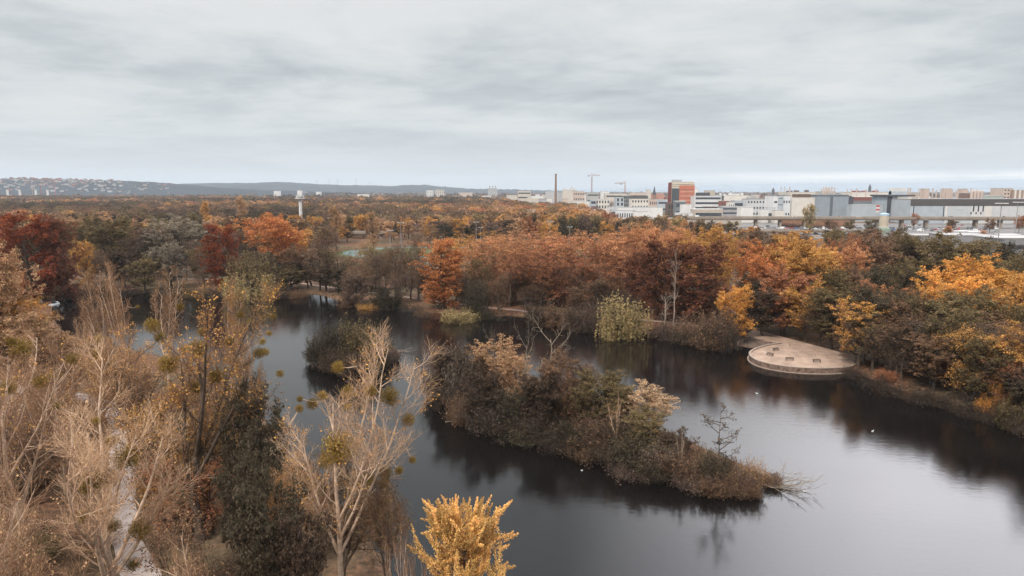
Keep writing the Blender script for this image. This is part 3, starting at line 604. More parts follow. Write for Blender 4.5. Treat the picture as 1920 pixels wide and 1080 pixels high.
for i in range(34):
    px = 870+i*14.5+r5.uniform(-6, 6); by = 556+i*1.3+r5.uniform(-8, 10); A('brush' if r5.random() < .5 else 'sparse', px, by, by-r5.uniform(38, 75), r5.uniform(48, 70), str(r5.choice(['rust', 'brown', 'darkred', 'brown', 'mauve', 'darkbrown'])), 'beneath the orange plane rows', group='understorey beneath the plane rows', noun='undergrowth tree')
for i in range(30):
    px = 130+i*25+r5.uniform(-8, 8); by = np.interp(px, [100, 500, 640, 880], [538, 545, 560, 582])-r5.uniform(2, 22); A('round' if r5.random() < .4 else 'sparse', px, by, by-r5.uniform(45, 85), r5.uniform(45, 66), str(r5.choice(['olive', 'brown', 'darkbrown', 'mauve', 'darkgreen'])), 'in the thicket along the far shore', group='thicket along the far shore', noun='small tree')
gb = 'bushes at the far waterline'
for k, px, by, ty, w, c in [('shrub', 1010, 606, 552, 62, 'darkbrown'), ('shrub', 1050, 612, 556, 70, 'brown'), ('shrub', 1090, 618, 560, 66, 'darkbrown'), ('brush', 1030, 605, 560, 60, 'darkbrown'), ('brush', 1110, 612, 560, 50, 'mauve'),
    ('brush', 1265, 634, 575, 66, 'mauve'), ('brush', 1300, 642, 560, 74, 'brown'), ('shrub', 1340, 650, 565, 80, 'brown'), ('brush', 1352, 655, 572, 70, 'darkbrown'), ('shrub', 1330, 648, 590, 66, 'darkgreen'), ('brush', 1240, 630, 585, 50, 'darkbrown'), ('brush', 1385, 640, 590, 44, 'mauve'), ('shrub', 1285, 640, 598, 60, 'darkgreen'),
    ('shrub', 520, 557, 530, 48, 'darkbrown'), ('shrub', 560, 555, 533, 40, 'brown'), ('brush', 420, 556, 525, 60, 'darkbrown'), ('brush', 370, 555, 522, 60, 'olive'), ('shrub', 320, 553, 525, 60, 'darkgreen'), ('shrub', 650, 572, 545, 36, 'brown'), ('brush', 770, 582, 555, 48, 'darkbrown'), ('brush', 800, 590, 562, 46, 'brown'), ('brush', 830, 596, 565, 46, 'darkred'),
    ('shrub', 235, 552, 528, 60, 'darkbrown'), ('shrub', 180, 550, 528, 50, 'darkbrown'), ('shrub', 945, 596, 582, 36, 'darkgreen'), ('brush', 715, 577, 560, 40, 'brown'), ('shrub', 915, 596, 560, 34, 'darkgreen'), ('shrub', 140, 555, 525, 60, 'darkbrown')]:
    A(k, px, by, ty, w, c, 'at the far waterline', 'shrub', gb, z=.5)

# ------------------------------------------------------------------ the wood on the right bank
gr = 'trees of the right bank wood'
A('cluster', 1830, 640, 482, 120, 'gold', '', group=gr, label='highest golden yellow crown of the right bank wood', var=1)
A('cluster', 1762, 645, 500, 100, 'gold', '', group=gr, label='golden crown joined to the left of the highest golden one')
A('cluster', 1888, 650, 505, 100, 'gold', '', group=gr, label='golden crown joined to the right of the highest golden one')
A('cluster', 1800, 660, 520, 100, 'gold', '', group=gr, label='lower golden crown in front of the highest golden one')
A('cluster', 1740, 660, 535, 80, 'amber', '', group=gr, label='low amber crown below the left golden crown')
A('cluster', 1895, 690, 520, 120, 'amber', '', group=gr, label='amber tree at the right edge below the large golden tree')
for k, px, by, ty, w, c in [
    ('cluster', 1425, 600, 455, 90, 'redorange'), ('cluster', 1440, 610, 485, 90, 'redorange'), ('cluster', 1478, 605, 448, 100, 'amber'), ('cluster', 1500, 612, 470, 100, 'amber'), ('round', 1405, 615, 520, 60, 'darkgreen'), ('round', 1530, 600, 455, 90, 'amber'), ('cluster', 1572, 590, 447, 78, 'rust'), ('cluster', 1590, 600, 462, 66, 'orange'),
    ('round', 1620, 585, 436, 100, 'brown'), ('round', 1665, 570, 438, 100, 'mauve'), ('round', 1690, 575, 434, 110, 'olive'), ('round', 1735, 570, 438, 110, 'olive'), ('round', 1790, 570, 446, 110, 'olive'), ('wide', 1850, 570, 452, 110, 'darkgreen'), ('wide', 1885, 585, 470, 100, 'olive'), ('round', 1930, 600, 480, 90, 'olive'), ('round', 1960, 640, 500, 120, 'amber'),
    ('wide', 1560, 620, 500, 100, 'olive'), ('wide', 1610, 625, 505, 100, 'brown'), ('wide', 1660, 625, 500, 110, 'darkgreen'), ('wide', 1700, 620, 490, 90, 'olive'), ('round', 1465, 630, 530, 90, 'rust'), ('round', 1510, 640, 530, 90, 'amber'), ('round', 1560, 655, 535, 95, 'olive'), ('round', 1600, 665, 560, 95, 'brown'),
    ('cluster', 1652, 660, 535, 95, 'rust'), ('cluster', 1635, 650, 530, 55, 'orange'), ('round', 1470, 630, 500, 90, 'rust'), ('round', 1430, 632, 540, 80, 'darkbrown'), ('sparse', 1535, 650, 560, 80, 'darkbrown'), ('round', 1690, 680, 590, 90, 'darkgreen'), ('round', 1720, 690, 555, 110, 'olive'), ('round', 1770, 700, 560, 110, 'olive'),
    ('round', 1830, 710, 585, 110, 'brown'), ('wide', 1880, 710, 570, 110, 'olive'), ('round', 1910, 740, 610, 110, 'amber'), ('cluster', 1935, 770, 620, 90, 'brown'), ('round', 1800, 690, 540, 100, 'olive'), ('round', 2000, 780, 560, 140, 'brown'), ('round', 2060, 820, 560, 150, 'olive'), ('round', 2010, 700, 500, 140, 'amber'), ('round', 2150, 900, 600, 200, 'brown'), ('round', 2100, 720, 520, 150, 'darkgreen')]:
    A(k, px, by, ty, w, c, 'in the right bank wood', group=gr)
r6 = np.random.default_rng(66)
for i in range(34):
    px = 1585+i*13+r6.uniform(-8, 8); by = np.interp(px, [1580, 1640, 1800, 1920, 2050], [680, 706, 758, 800, 850])-r6.uniform(4, 34); A(['sparse', 'round', 'sparse', 'cluster'][i % 4], px, by, by-r6.uniform(95, 150), r6.uniform(75, 105), str(r6.choice(['darkbrown', 'brown', 'rust', 'amber', 'darkgreen', 'brown', 'olive', 'olive'])), 'at the water side of the right bank', group='trees at the water side of the right bank', noun='dark tree')
gk = 'bare trees on the right bank'
for k, px, by, ty, w, c in [('sparse', 1610, 690, 590, 78, 'greybrown'), ('sparse', 1745, 720, 600, 90, 'greybrown'), ('sparse', 1790, 735, 610, 90, 'greybrown'), ('sparse', 1690, 715, 620, 70, 'darkbrown'), ('sparse', 1845, 745, 610, 80, 'greybrown'), ('white_dead', 1678, 705, 625, 34, 'grey'), ('slim', 1870, 760, 650, 40, 'tan'), ('sparse', 1660, 690, 610, 60, 'greybrown'), ('sparse', 1900, 765, 660, 70, 'mauve')]:
    A(k, px, by, ty, w, c, 'at the right bank', group=gk, col_t='greybrown' if k == 'slim' else None)
for k, px, by, ty, w, c in [('brush', 1640, 722, 680, 60, 'darkbrown'), ('brush', 1605, 705, 668, 52, 'darkbrown'), ('brush', 1680, 738, 690, 66, 'darkbrown'), ('shrub', 1660, 715, 690, 40, 'rust'), ('brush', 1720, 748, 700, 76, 'darkbrown'), ('brush', 1760, 755, 705, 70, 'darkbrown'), ('brush', 1800, 768, 715, 74, 'darkbrown'), ('brush', 1825, 778, 735, 66, 'darkbrown'),
    ('brush', 1870, 790, 735, 80, 'darkbrown'), ('shrub', 1905, 800, 730, 70, 'olive'), ('brush', 1930, 812, 745, 80, 'darkbrown'), ('shrub', 1980, 830, 740, 90, 'brown'), ('shrub', 2060, 860, 760, 100, 'brown'), ('brush', 1590, 697, 672, 36, 'darkbrown'), ('shrub', 1700, 740, 712, 50, 'brown'), ('shrub', 2160, 900, 790, 120, 'olive')]:
    A(k, px, by, ty, w, c, 'along the right bank waterline', 'shrub', 'bushes along the right bank', z=.5)
A('shrub', 1885, 775, 706, 62, 'gold', '', 'shrub', 'golden bushes on the right bank', label='bright yellow-leaved bush at the right edge of the bank', z=.6)
A('shrub', 1846, 772, 728, 36, 'gold', '', 'shrub', 'golden bushes on the right bank', label='small yellow bush left of the bright yellow one at the bank', z=.6)
A('column', 1802, 706, 655, 15, 'amber', '', label='small upright orange tree on the path of the right bank')

# ------------------------------------------------------------------ near bank, left
def mistletoe_mesh(seed, n=1150):
    rg = np.random.default_rng(seed); d = norm(rg.standard_normal((n, 3))); r = rg.random((n, 1))**.45*1.08; LP = d*r*(1+.16*np.sin(d[:, :1]*5+seed)*np.cos(d[:, 1:2]*4))
    c = np.stack([rg.random(n), rg.random(n)], 1); v, f, ti = leaves(LP, .17, rg, .3, .35, d*1.5, c)
    s0 = d[:200]*.1; e0 = d[:200]*.97; P = np.stack([s0, e0], 1); R = np.full((200, 2), .012); v2, f2 = tubes(P, R, 3)
    ti2 = twig_tint(len(v2), rg); return mesh_np('mistletoe', np.concatenate([v, v2]), np.concatenate([f, f2+len(v)]), LEAF, np.concatenate([ti, ti2]))
MIST = [mistletoe_mesh(s) for s in (1, 2, 3)]
mr = np.random.default_rng(9)
bpy.context.view_layer.update()
def ball(root, px, py, rpx):
    """a mistletoe ball growing at the depth of its tree, on a side branch from the nearest limb"""
    bpy.context.view_layer.update(); pt = [q for k in PROTO.values() for q in k if q['name'] == root['_p'] and q['parts'][0][1] == root.children[0].data or q['parts'][0][1] == root.children[-1].data]
    nodes = pt[0]['nodes']; Mw = np.array(root.matrix_world); W = nodes@Mw[:3, :3].T+Mw[:3, 3]
    d = dirv(px, py); Y = root.location.y; cam_ = np.array([0, 0, H]); t = Y/d[1]
    # slide along the line of sight within the crown to where a limb comes closest
    best = None
    for dy in np.linspace(-4, 4, 17):
        p = cam_+d*((Y+dy)/d[1]); q = np.linalg.norm(W-p, axis=1); j = q.argmin()
        if best is None or q[j] < best[0]: best = (q[j], p, W[j])
    p, q = best[1], best[2]; r = rpx/F*PX(p)[2]; inv = root.matrix_world.inverted()
    o = bpy.data.objects.new('mistletoe', MIST[int(mr.integers(3))]); C.objects.link(o); o.parent = root
    o.location = inv@Vector(p); s = root.scale; o.scale = (r/s[0], r/s[1], r/s[2]*.95); cc = np.array(PAL['mistle'])*mr.uniform(.7, 1.25); o.color = (*map(float, cc), 1)
    if best[0] > r*.8:
        a, b = inv@Vector(q), inv@Vector(p); k = Vector((0, 0, -.08*(a-b).length)); mb = MB(); mid = (a+b)/2+k; mb.bar(a, mid, .055, 5, .045); mb.bar(mid, b, .045, 5, .03); mb.build('limb', next(q for q in root.children if q.name.startswith('trunk')).data.materials[0], root)
gpop = 'bare poplars with mistletoe on the near bank'
def near_tree(kind, px, by, ty, w, col, label, balls=(), col_t=None, var=None, cat='tree', group=gpop, rz=None):
    r, pt = put(kind, px, by, ty, w, col, '', cat, group, label=label, col_t=col_t, var=var, rz=rz)
    r['_p'] = pt['name']
    for b in balls: ball(r, *b)
    del r['_p']; return r
near_tree('poplar', 640, 1125, 606, 310, 'paletwig', 'pale bare poplar hung with round mistletoe balls before the small islet', [(731,742,19),(695,732,13),(652,735,14),(634,688,13),(604,742,11),(585,757,12),(561,766,9),(562,748,7),(765,787,14),(634,838,34),(722,885,14),(748,882,9),(773,862,8),(690,898,12),(652,762,8),(610,865,16),(720,905,12)], 'amber', 0, rz=4.3)
near_tree('leafy_poplar', 372, 1020, 512, 290, 'twigbrown', 'tall dark-trunked poplar with orange leaf tufts and mistletoe', [(285,610,15),(315,682,20),(366,725,14),(372,652,18),(405,705,15),(430,640,9),(485,662,12),(492,640,7),(450,590,8),(512,593,6),(380,622,10),(337,575,8),(505,625,6)], 'amber', 0, rz=.4)
near_tree('poplar', 200, 1160, 640, 350, 'paletwig', 'large pale fan-shaped poplar left of the asphalt path', [(170,905,23),(205,897,18),(210,826,12),(235,858,24),(150,970,13),(262,992,22),(215,985,12),(180,790,9),(107,760,9),(250,1058,14)], 'tan', 1, rz=2.0)
near_tree('spread', 40, 1010, 605, 300, 'twigbrown', 'broad beige bare tree at the left edge beneath the moored boats', [(40,652,20),(75,715,14),(15,725,16),(135,672,12),(20,640,10)], 'amber', 0)
near_tree('spread', -60, 1130, 640, 360, 'paletwig', 'pale bare tree cut by the left edge of the picture', [(15,935,10)], 'tan', 1)
near_tree('leafy_poplar', 262, 900, 615, 200, 'twigbrown', 'beige poplar with orange tufts behind the fan-shaped one', [(300,632,12),(185,635,9),(345,655,10)], 'amber', 1)
near_tree('slim', 478, 900, 590, 100, 'twigbrown', 'bare poplar overlapping the open water between the mistletoe poplars', [(470,602,7),(497,660,9),(525,700,8),(440,680,9)], 'amber', 1)
near_tree('spread', 130, 930, 640, 280, 'twigbrown', 'beige spreading tree behind the fan-shaped poplar', [(180,665,10),(105,705,12)], 'tan', 0)
near_tree('droopy', 640, 1100, 830, 220, 'brown', 'brown drooping undergrowth tree around the foot of the pale poplar', (), 'olive')
near_tree('droopy', 570, 1060, 830, 130, 'tan', 'tan drooping tree left of the pale poplar trunk', (), 'amber')
near_tree('droopy', 720, 1110, 870, 130, 'twigbrown', 'brown twiggy tree right of the pale poplar trunk by the water', (), 'olive')
near_tree('slim', 206, 745, 492, 66, 'brown', 'slim bare poplar standing before the left arm of the pond', [(200,585,5)], 'tan', group='slim bare poplars on the left bank')
near_tree('slim', 250, 745, 482, 74, 'twigbrown', 'second slim bare poplar from the left before the pond arm', [(258,575,4)], 'tan', group='slim bare poplars on the left bank')
near_tree('slim', 318, 740, 492, 80, 'brown', 'brownish slim poplar left of the tall dark-trunked poplar', (), 'tan', group='slim bare poplars on the left bank')
near_tree('slim', 430, 760, 515, 70, 'twigbrown', 'beige slim poplar right of the dark-trunked one', (), 'amber', group='slim bare poplars on the left bank')
near_tree('slim', 170, 730, 560, 50, 'twigbrown', 'short slim bare tree at the left end of the poplar line', (), 'tan', group='slim bare poplars on the left bank')
near_tree('plume', 872, 1200, 916, 150, 'brightgold', 'bright golden feathery tree at the bottom of the water', (), group='golden trees')
gu = 'understorey trees of the near bank'
for k, px, by, ty, w, c in [('round', 15, 700, 465, 110, 'tan'), ('cluster', 22, 660, 485, 80, 'orange'), ('round', -40, 720, 440, 130, 'tan'), ('cluster', 40, 690, 560, 110, 'amber'), ('round', 20, 740, 590, 140, 'tan'), ('round', 110, 760, 640, 130, 'brown'), ('cluster', 55, 690, 592, 90, 'tan'), ('round', 118, 700, 626, 70, 'tan'), ('cluster', 0, 660, 560, 80, 'amber')]:
    A(k, px, by, ty, w, c, 'at the left edge below the red cypresses', group=gu)
for px, by, ty, w, c in [(480, 1010, 715, 95, 'darkgreen'), (515, 1030, 770, 85, 'darkgreen'), (470, 1110, 850, 100, 'darkgreen'), (505, 1240, 900, 140, 'darkgreen'), (570, 1250, 960, 110, 'darkbrown')]:
    A('round', px, by, ty, w, c, 'between the two mistletoe poplars', group=gu, noun='ivy-dark tree')
for px, by, ty, w, c in [(310, 1000, 740, 120, 'amber'), (398, 985, 780, 100, 'amber'), (330, 1010, 850, 130, 'rust'), (300, 980, 690, 110, 'brown'), (425, 985, 705, 110, 'olive'), (400, 1000, 850, 110, 'rust'), (345, 1250, 985, 140, 'brown')]:
    A('sparse', px, by, ty, w, c, 'right of the asphalt path', group=gu, noun='leafy understorey tree')
for i, (k, px, by, ty, w, c) in enumerate([('spread', 20, 1280, 830, 260, 'paletwig'), ('spread', -60, 1420, 840, 380, 'twigbrown'), ('droopy', 90, 1350, 980, 150, 'brown'), ('spread', 30, 860, 620, 260, 'twigbrown'), ('droopy', -10, 1150, 850, 200, 'brown'), ('droopy', 420, 900, 700, 130, 'brown'), ('droopy', 150, 900, 740, 110, 'mauve'), ('droopy', 100, 860, 690, 130, 'brown'), ('spread', 390, 1420, 970, 230, 'twigbrown'), ('droopy', 190, 800, 650, 130, 'tan'), ('droopy', 20, 960, 740, 170, 'mauve'), ('droopy', 40, 1450, 990, 260, 'twigbrown'), ('droopy', -100, 960, 700, 250, 'tan')]):
    A(k, px, by, ty, w, c, 'on the left near bank', group=gu, col_t='tan')
for px, by, ty, w in [(748, 1150, 975, 30), (778, 1160, 1005, 26), (725, 1140, 1000, 30), (795, 1170, 1020, 24), (965, 1195, 1040, 26), (985, 1205, 1055, 24), (760, 1165, 1010, 28)]:
    A('sapling', px, by, ty, w, 'twigbrown', 'at the water beside the golden feathery tree', group='bare saplings at the near waterline')
rg = np.random.default_rng(77)
gsh = 'shrubs under the near bank trees'
n = 0
while n < 46:
    px, py = rg.uniform(-150, 700), rg.uniform(690, 1420); g = G(px, py, GZ)
    if land(g[None, :2])[0] < 1.5 or (px > 560 and py < 960): continue
    xp = np.interp(py, [680, 740, 800, 940, 1010, 1100, 1250], [75, 200, 232, 222, 235, 275, 330])
    if abs(px-xp) < 62*(py/900)**2: continue
    dk = px > 280 and py > 800
    put_w('brush' if rg.random() < .7 else 'shrub', g[0], g[1], GZ-.1, rg.uniform(2.2, 4.6), rg.uniform(5, 8.5), str(rg.choice(['darkbrown', 'brown', 'darkgreen'] if dk else ['brown', 'brown', 'darkbrown', 'olive', 'darkbrown', 'twigbrown'])), 'under the left near bank trees', 'shrub', gsh); n += 1

# ------------------------------------------------------------------ the park wood beyond the pond
rg = np.random.default_rng(2024)
TRK = np.array([-24., 462.])              # running track centre
def far_lim(px): return np.interp(px, [-400, 900, 1000, 1090, 1150, 1280, 1330, 1400, 1700, 1800, 1950], [3600, 2700, 1350, 1150, 700, 600, 430, 400, 375, 350, 300])
def near_lim(px): return np.interp(px, [-400, 560, 620, 790, 830, 1380, 1400, 2100], [372, 400, 525, 525, 430, 430, 330, 250])
def blocked(x, y, px):
    if abs(x-TRK[0]) < 96 and abs(y-TRK[1]) < 52: return True
    if 640 < px < 800 and 395 < y < 640 and rg.random() < .9 and y < 640: return y < 600
    return False
mid = []
y = 372.0
while y < 640:
    sp = 13.5+(y-372)*.012; x = -y*.80
    while x < y*.80:
        jx, jy = x+rg.uniform(-5, 5), y+rg.uniform(-5, 5); px = 960+F*jx/jy/1.0
        if near_lim(px) < jy < far_lim(px) and not blocked(jx, jy, px) and px > -60 and px < 1990: mid.append((jx, jy, px))
        x += sp
    y += sp
print('mid trees', len(mid))
pal = ['olive']*5+['brown']*6+['darkbrown']*4+['darkgreen']*5+['tan']*3+['amber']*2+['rust', 'mauve', 'mauve', 'yellowgreen']
pal2 = ['tan']*5+['amber']*4+['brown']*5+['olive']*3+['darkgreen']*3+['rust', 'mauve', 'mauve', 'yellowgreen']
for x, yy, px in mid:
    c = str(rg.choice(pal2 if 560 < px < 1400 else pal)); h = rg.uniform(14, 22); k = 'low' if yy > 455 else 'round'
    zone = 'left of the white tower' if px < 540 else 'right of the white tower' if px < 860 else 'behind the plane rows' if px < 1400 else 'below the viaduct'
    put_w(k, x, yy, GZ-.3, h, rg.uniform(11, 17), c, zone, group='trees of the park wood', noun='wood tree')
for px, by, ty, w, c in [(388, 440, 377, 18, 'amber'), (456, 442, 370, 24, 'tan'), (632, 470, 387, 26, 'tan'), (700, 470, 398, 20, 'tan')]:
    A('column', px, by, ty, w, c, 'rising above the park wood', group='columnar trees of the park wood')
A('cluster', 1515, 440, 383, 26, 'yellowgreen', '', label='tall narrow olive tree standing in front of the viaduct')
A('column', 1776, 458, 424, 18, 'orange', '', label='small pointed orange tree beside the car park')
A('column', 1842, 462, 432, 15, 'orange', '', label='small orange tree before the flat grey roofs')
A('cluster', 1714, 428, 400, 15, 'rust', '', label='small rust tree at the viaduct edge')
for px, by, ty, w, c in [(1557, 436, 412, 26, 'brown'), (1592, 436, 414, 22, 'olive'), (1630, 438, 412, 24, 'olive'), (1640, 455, 428, 40, 'brown'), (1600, 455, 432, 40, 'olive'), (1560, 458, 432, 40, 'darkgreen'), (1500, 458, 432, 50, 'amber'), (1460, 456, 434, 40, 'brown'), (1345, 442, 418, 40, 'brown'), (1372, 445, 415, 30, 'olive'), (1405, 452, 425, 40, 'amber'), (1855, 436, 410, 22, 'brown'), (1910, 436, 404, 20, 'rust'), (1780, 440, 412, 22, 'brown'), (1750, 405, 393, 24, 'rust'), (1673, 412, 391, 20, 'orange'), (1425, 408, 396, 16, 'darkbrown'), (1330, 408, 396, 16, 'darkbrown'), (1610, 402, 394, 14, 'brown'), (1690, 408, 394, 12, 'darkbrown')]:
    A('low', px, by, ty, w, c, 'near the viaduct', group='trees near the viaduct', noun='small tree')
# far wood: one mass nobody could count
def crowns(name, seed, pts, hts, rad, quads, qs, cols):
    r = np.random.default_rng(seed); n = len(pts); d = norm(r.standard_normal((n, quads, 3))); d[..., 2] = np.abs(d[..., 2])*.9-.1
    bump = 1+.22*np.sin(d[..., :1]*6+r.random((n, 1, 1))*6)*np.cos(d[..., 1:2]*5+r.random((n, 1, 1))*6)
    P = np.array([0, 0, 0])+d*bump*rad[:, None, None]; P[..., 2] *= .8; P[..., 2] += (hts-rad*.8)[:, None]; P[..., :2] += pts[:, None]
    fl = P.reshape(-1, 3); v, f, _ = leaves(fl, qs, r, .4, .8, d.reshape(-1, 3)*1.3)
    cl = np.array([PAL[c] for c in cols])[:, None]*r.uniform(.6, 1.35, (n, quads, 1))*r.uniform(.8, 1.2, (n, 1, 1)); cl = np.concatenate([cl, np.ones((n, quads, 1))], 2)
    o = link(name, mesh_np(name, v, f, WOODM, np.repeat(cl.reshape(-1, 4), 4, 0))); return o
def region_cols(p):
    v = np.sin(p[:, 0]*.011+1)+np.sin(p[:, 1]*.008+p[:, 0]*.006)+.9*rg.standard_normal(len(p))+1.3*((p[:, 1] < 1250) & (p[:, 0]/p[:, 1] > -.28)); o = np.array(['olive']*len(p), dtype='<U10')
    sets = [['darkgreen', 'darkbrown', 'darkgreen'], ['olive', 'darkbrown', 'brown'], ['brown', 'olive', 'mauve', 'darkgreen'], ['brown', 'amber', 'tan', 'rust', 'olive']]
    for i, q in enumerate(np.digitize(v, [-.9, .2, 1.3])): o[i] = rg.choice(sets[q])
    return o
pts = []; y = 640.0
while y < 1350:
    sp = 14+(y-640)*.004; x = -y*.80
    while x < y*.8:
        q = (x+rg.uniform(-5, 5), y+rg.uniform(-5, 5)); px = 960+F*q[0]/q[1]
        if q[1] < far_lim(px): pts.append(q)
        x += sp
    y += sp
pts = np.array(pts); n = len(pts); print('far', n)
tag(crowns('distant_wood', 1, pts, rg.uniform(14, 23, n), rg.uniform(5.5, 14, n), 230, 1.25, region_cols(pts)), 'brown and olive autumn wood spreading below the hills', 'wood', kind='stuff')
pts = []; y = 1350.0
while y < 3600:
    sp = 20+(y-1350)*.008; x = -y*.80
    while x < y*.8:
        q = (x+rg.uniform(-9, 9), y+rg.uniform(-9, 9)); px = 960+F*q[0]/q[1]
        if q[1] < far_lim(px): pts.append(q)
        x += sp
    y += sp
pts = np.array(pts); n = len(pts); print('farther', n)
tag(crowns('distant_wood', 2, pts, rg.uniform(13, 21, n), rg.uniform(8, 14, n), 70, 3.0, region_cols(pts)), 'farthest strip of brown wood reaching the foot of the hills', 'wood', kind='stuff')
# scattered tree belts out in the plain behind the city
pts = np.stack([rg.uniform(-.75, .8, 2600), 3600*(11000/3600)**rg.random(2600)], 1); pts[:, 0] *= pts[:, 1]
n = len(pts); tag(crowns('distant_wood', 3, pts, rg.uniform(12, 20, n), rg.uniform(25, 60, n), 26, 16.0, rg.choice(['olive', 'brown', 'darkbrown', 'darkgreen'], n)), 'thin dark tree belts along the flat horizon', 'wood', kind='stuff')
pts = []
for y0, y1, x0p, x1p, m_ in [(1300, 3600, 1000, 1260, 260), (1700, 3600, 1300, 1980, 500), (1000, 1300, 1130, 1300, 26)]:
    for _ in range(m_):
        yy = rg.uniform(y0, y1); pts.append(((rg.uniform(x0p, x1p)-960)/F*yy, yy))
pts = np.array(pts); n = len(pts)
tag(crowns('city_greenery', 4, pts, rg.uniform(6, 12, n), rg.uniform(5, 10, n), 60, 2.2, rg.choice(['olive', 'brown', 'rust', 'darkgreen', 'tan'], n)), 'brownish street greenery scattered between the far city buildings', 'trees', kind='stuff')

# ------------------------------------------------------------------ hills
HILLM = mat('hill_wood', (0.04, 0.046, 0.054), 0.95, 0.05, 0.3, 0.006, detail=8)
FARHILL = mat('far_hill', (0.24, 0.29, 0.34), 0.95, 0.05, 0.15, 0.002, detail=6)  # pale blue-grey base colour stands in for haze over the far ridges
def hill(name, prof, Y0, depth, seed, m, nx=260, ny=16, rough=9):
    px = np.array([a for a, b in prof], float); tz = np.array([AT(960, b, Y0)[2] for a, b in prof])
    r = np.random.default_rng(seed); xs_ = np.linspace((px[0]-960)/F*Y0, (px[-1]-960)/F*Y0, nx); hx = np.interp(xs_, (px-960)/F*Y0, tz)+r.standard_normal(nx)*rough*.25
    t = np.linspace(-1, 1, ny); V = []
    for tt in t: V.append(np.stack([xs_, np.full(nx, Y0+tt*depth), (hx*np.cos(tt*math.pi/2)**.8+r.standard_normal(nx)*rough*.3*(1-abs(tt))-3)], 1))
    V = np.concatenate(V); i = (np.arange(ny-1)[:, None]*nx+np.arange(nx-1)[None]).ravel()
    tag(link(name, mesh_np(name, V, np.stack([i, i+1, i+nx+1, i+nx], 1), m, smooth=True)), kind='structure')
    return lambda x, y: float(np.interp(x, xs_, hx)*max(0, math.cos((y-Y0)/depth*math.pi/2))**.8)-3
h1 = hill('hills', [(-700, 338), (-300, 336), (0, 337), (60, 335), (110, 336), (200, 338), (300, 342), (350, 347), (420, 352), (520, 357), (640, 360)], 5600, 1100, 1, HILLM)
hill('hills', [(150, 352), (330, 348), (372, 344), (420, 343), (480, 343), (540, 341), (562, 343), (640, 347), (715, 347.5), (722, 349), (745, 349), (768, 346.5), (800, 346.5), (830, 350), (880, 353.5), (960, 355), (1060, 358)], 9500, 1800, 2, HILLM)
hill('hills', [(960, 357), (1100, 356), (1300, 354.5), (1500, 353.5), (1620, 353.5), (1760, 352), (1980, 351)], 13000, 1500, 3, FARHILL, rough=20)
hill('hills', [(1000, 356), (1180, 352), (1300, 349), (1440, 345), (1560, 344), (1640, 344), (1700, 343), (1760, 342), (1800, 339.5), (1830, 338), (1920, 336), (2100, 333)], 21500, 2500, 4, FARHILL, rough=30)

# ------------------------------------------------------------------ building kit
BM = {}
def bmat(col, rough=.8, var=.08):
    k = (tuple(round(c, 3) for c in col), rough)
    if k not in BM: BM[k] = mat('facade_%d' % len(BM), tuple(.84*q for q in col), rough, .25, var, .12)
    return BM[k]
WHT, CRM, GRY, BLG, DKG, BRK, DRK = (.74, .74, .73), (.62, .575, .51), (.42, .43, .44), (.30, .35, .41), (.09, .095, .11), (.30, .11, .075), (.14, .10, .085)
LBG = (.46, .51, .56); BEI = (.50, .44, .38); PNK = (.60, .49, .43); WARM = (.72, .68, .63)
GLASS = mat('window_glass', (.05, .06, .075), .15, .6, .2, .3)
GLASSB = mat('blue_glass', (.07, .085, .095), .15, .6, .2, .3)
def building(px0, px1, ty, Y, dep, col, label, win=None, roof=GRY, group=None, rot=0, name='building', cat='building', par=.8, extra=None, z0=GZ, wincol=None):
    xa, xb = AT(px0, 380, Y)[0], AT(px1, 380, Y)[0]; w = xb-xa; h = AT(960, ty, Y)[2]-z0
    t = thing(name, ((xa+xb)/2, Y, z0), label, cat, group, rot); b = MB().box(-w/2, w/2, 0, dep, -1, h-.4); b.build('wall', bmat(col), t)
    MB().box(-w/2-.25, w/2+.25, -.25, dep+.25, h-.4, h+.05).build('roof', bmat(roof), t)
    gl = wincol or GLASS
    if win:
        kind, nr, nc, fh = win      # rows, columns, share of the storey height
        fl = (h-1.2)/nr
        for r_ in range(nr):
            zc = .9+fl*(r_+.5)
            if kind == 'band': MB().box(-w*.46, w*.46, -.12, .05, zc-fl*fh/2, zc+fl*fh/2).build('window', gl, t)
            else:
                for c_ in range(nc):
                    xc = -w/2+w*(c_+.5)/nc; ww = w/nc*.5; MB().box(xc-ww/2, xc+ww/2, -.12, .05, zc-fl*fh/2, zc+fl*fh/2).build('window', gl, t)
    if extra: extra(t, w, h, dep)
    kd = {q.name.split('.')[0]: q for q in t.children}
    for q in list(t.children):
        nm = q.name.split('.')[0]; par_ = kd.get('orange_facade') if nm == 'window_band' else kd.get('glass_facade') if nm == 'spandrel' else kd['roof'] if nm.startswith('roof_') else kd['wall'] if nm in ('window', 'gate', 'rail') else None
        if par_ is not None: q.parent = par_
    return t
def vents(n, y=4, hh=3, r=.6, name='roof_vent', col=GRY):
    def f(t, w, h, d):
        for i in range(n):
            x = -w*.45+w*.9*(i+.5)/n; MB().lathe([(r, h), (r, h+hh*.8), (r*1.5, h+hh*.82), (r*1.5, h+hh)], x, min(y, d*.5), 8).build(name, bmat(col), t)
    return f
def plant(n, hh=2.2, col=GRY, seed=1):
    def f(t, w, h, d):
        r = np.random.default_rng(seed)
        for i in range(n):
            x = -w*.42+w*.84*(i+r.uniform(.2, .8))/n; ww = r.uniform(.02, .06)*w; yy = d*r.uniform(.15, .6)
            MB().box(x-ww, x+ww, yy, yy+ww*2, h, h+hh*r.uniform(.5, 1.2)).build('roof_unit', bmat(col), t)
    return f
gc = 'city buildings'
def B(*a, **k): k.setdefault('group', gc); return building(*a, **k)
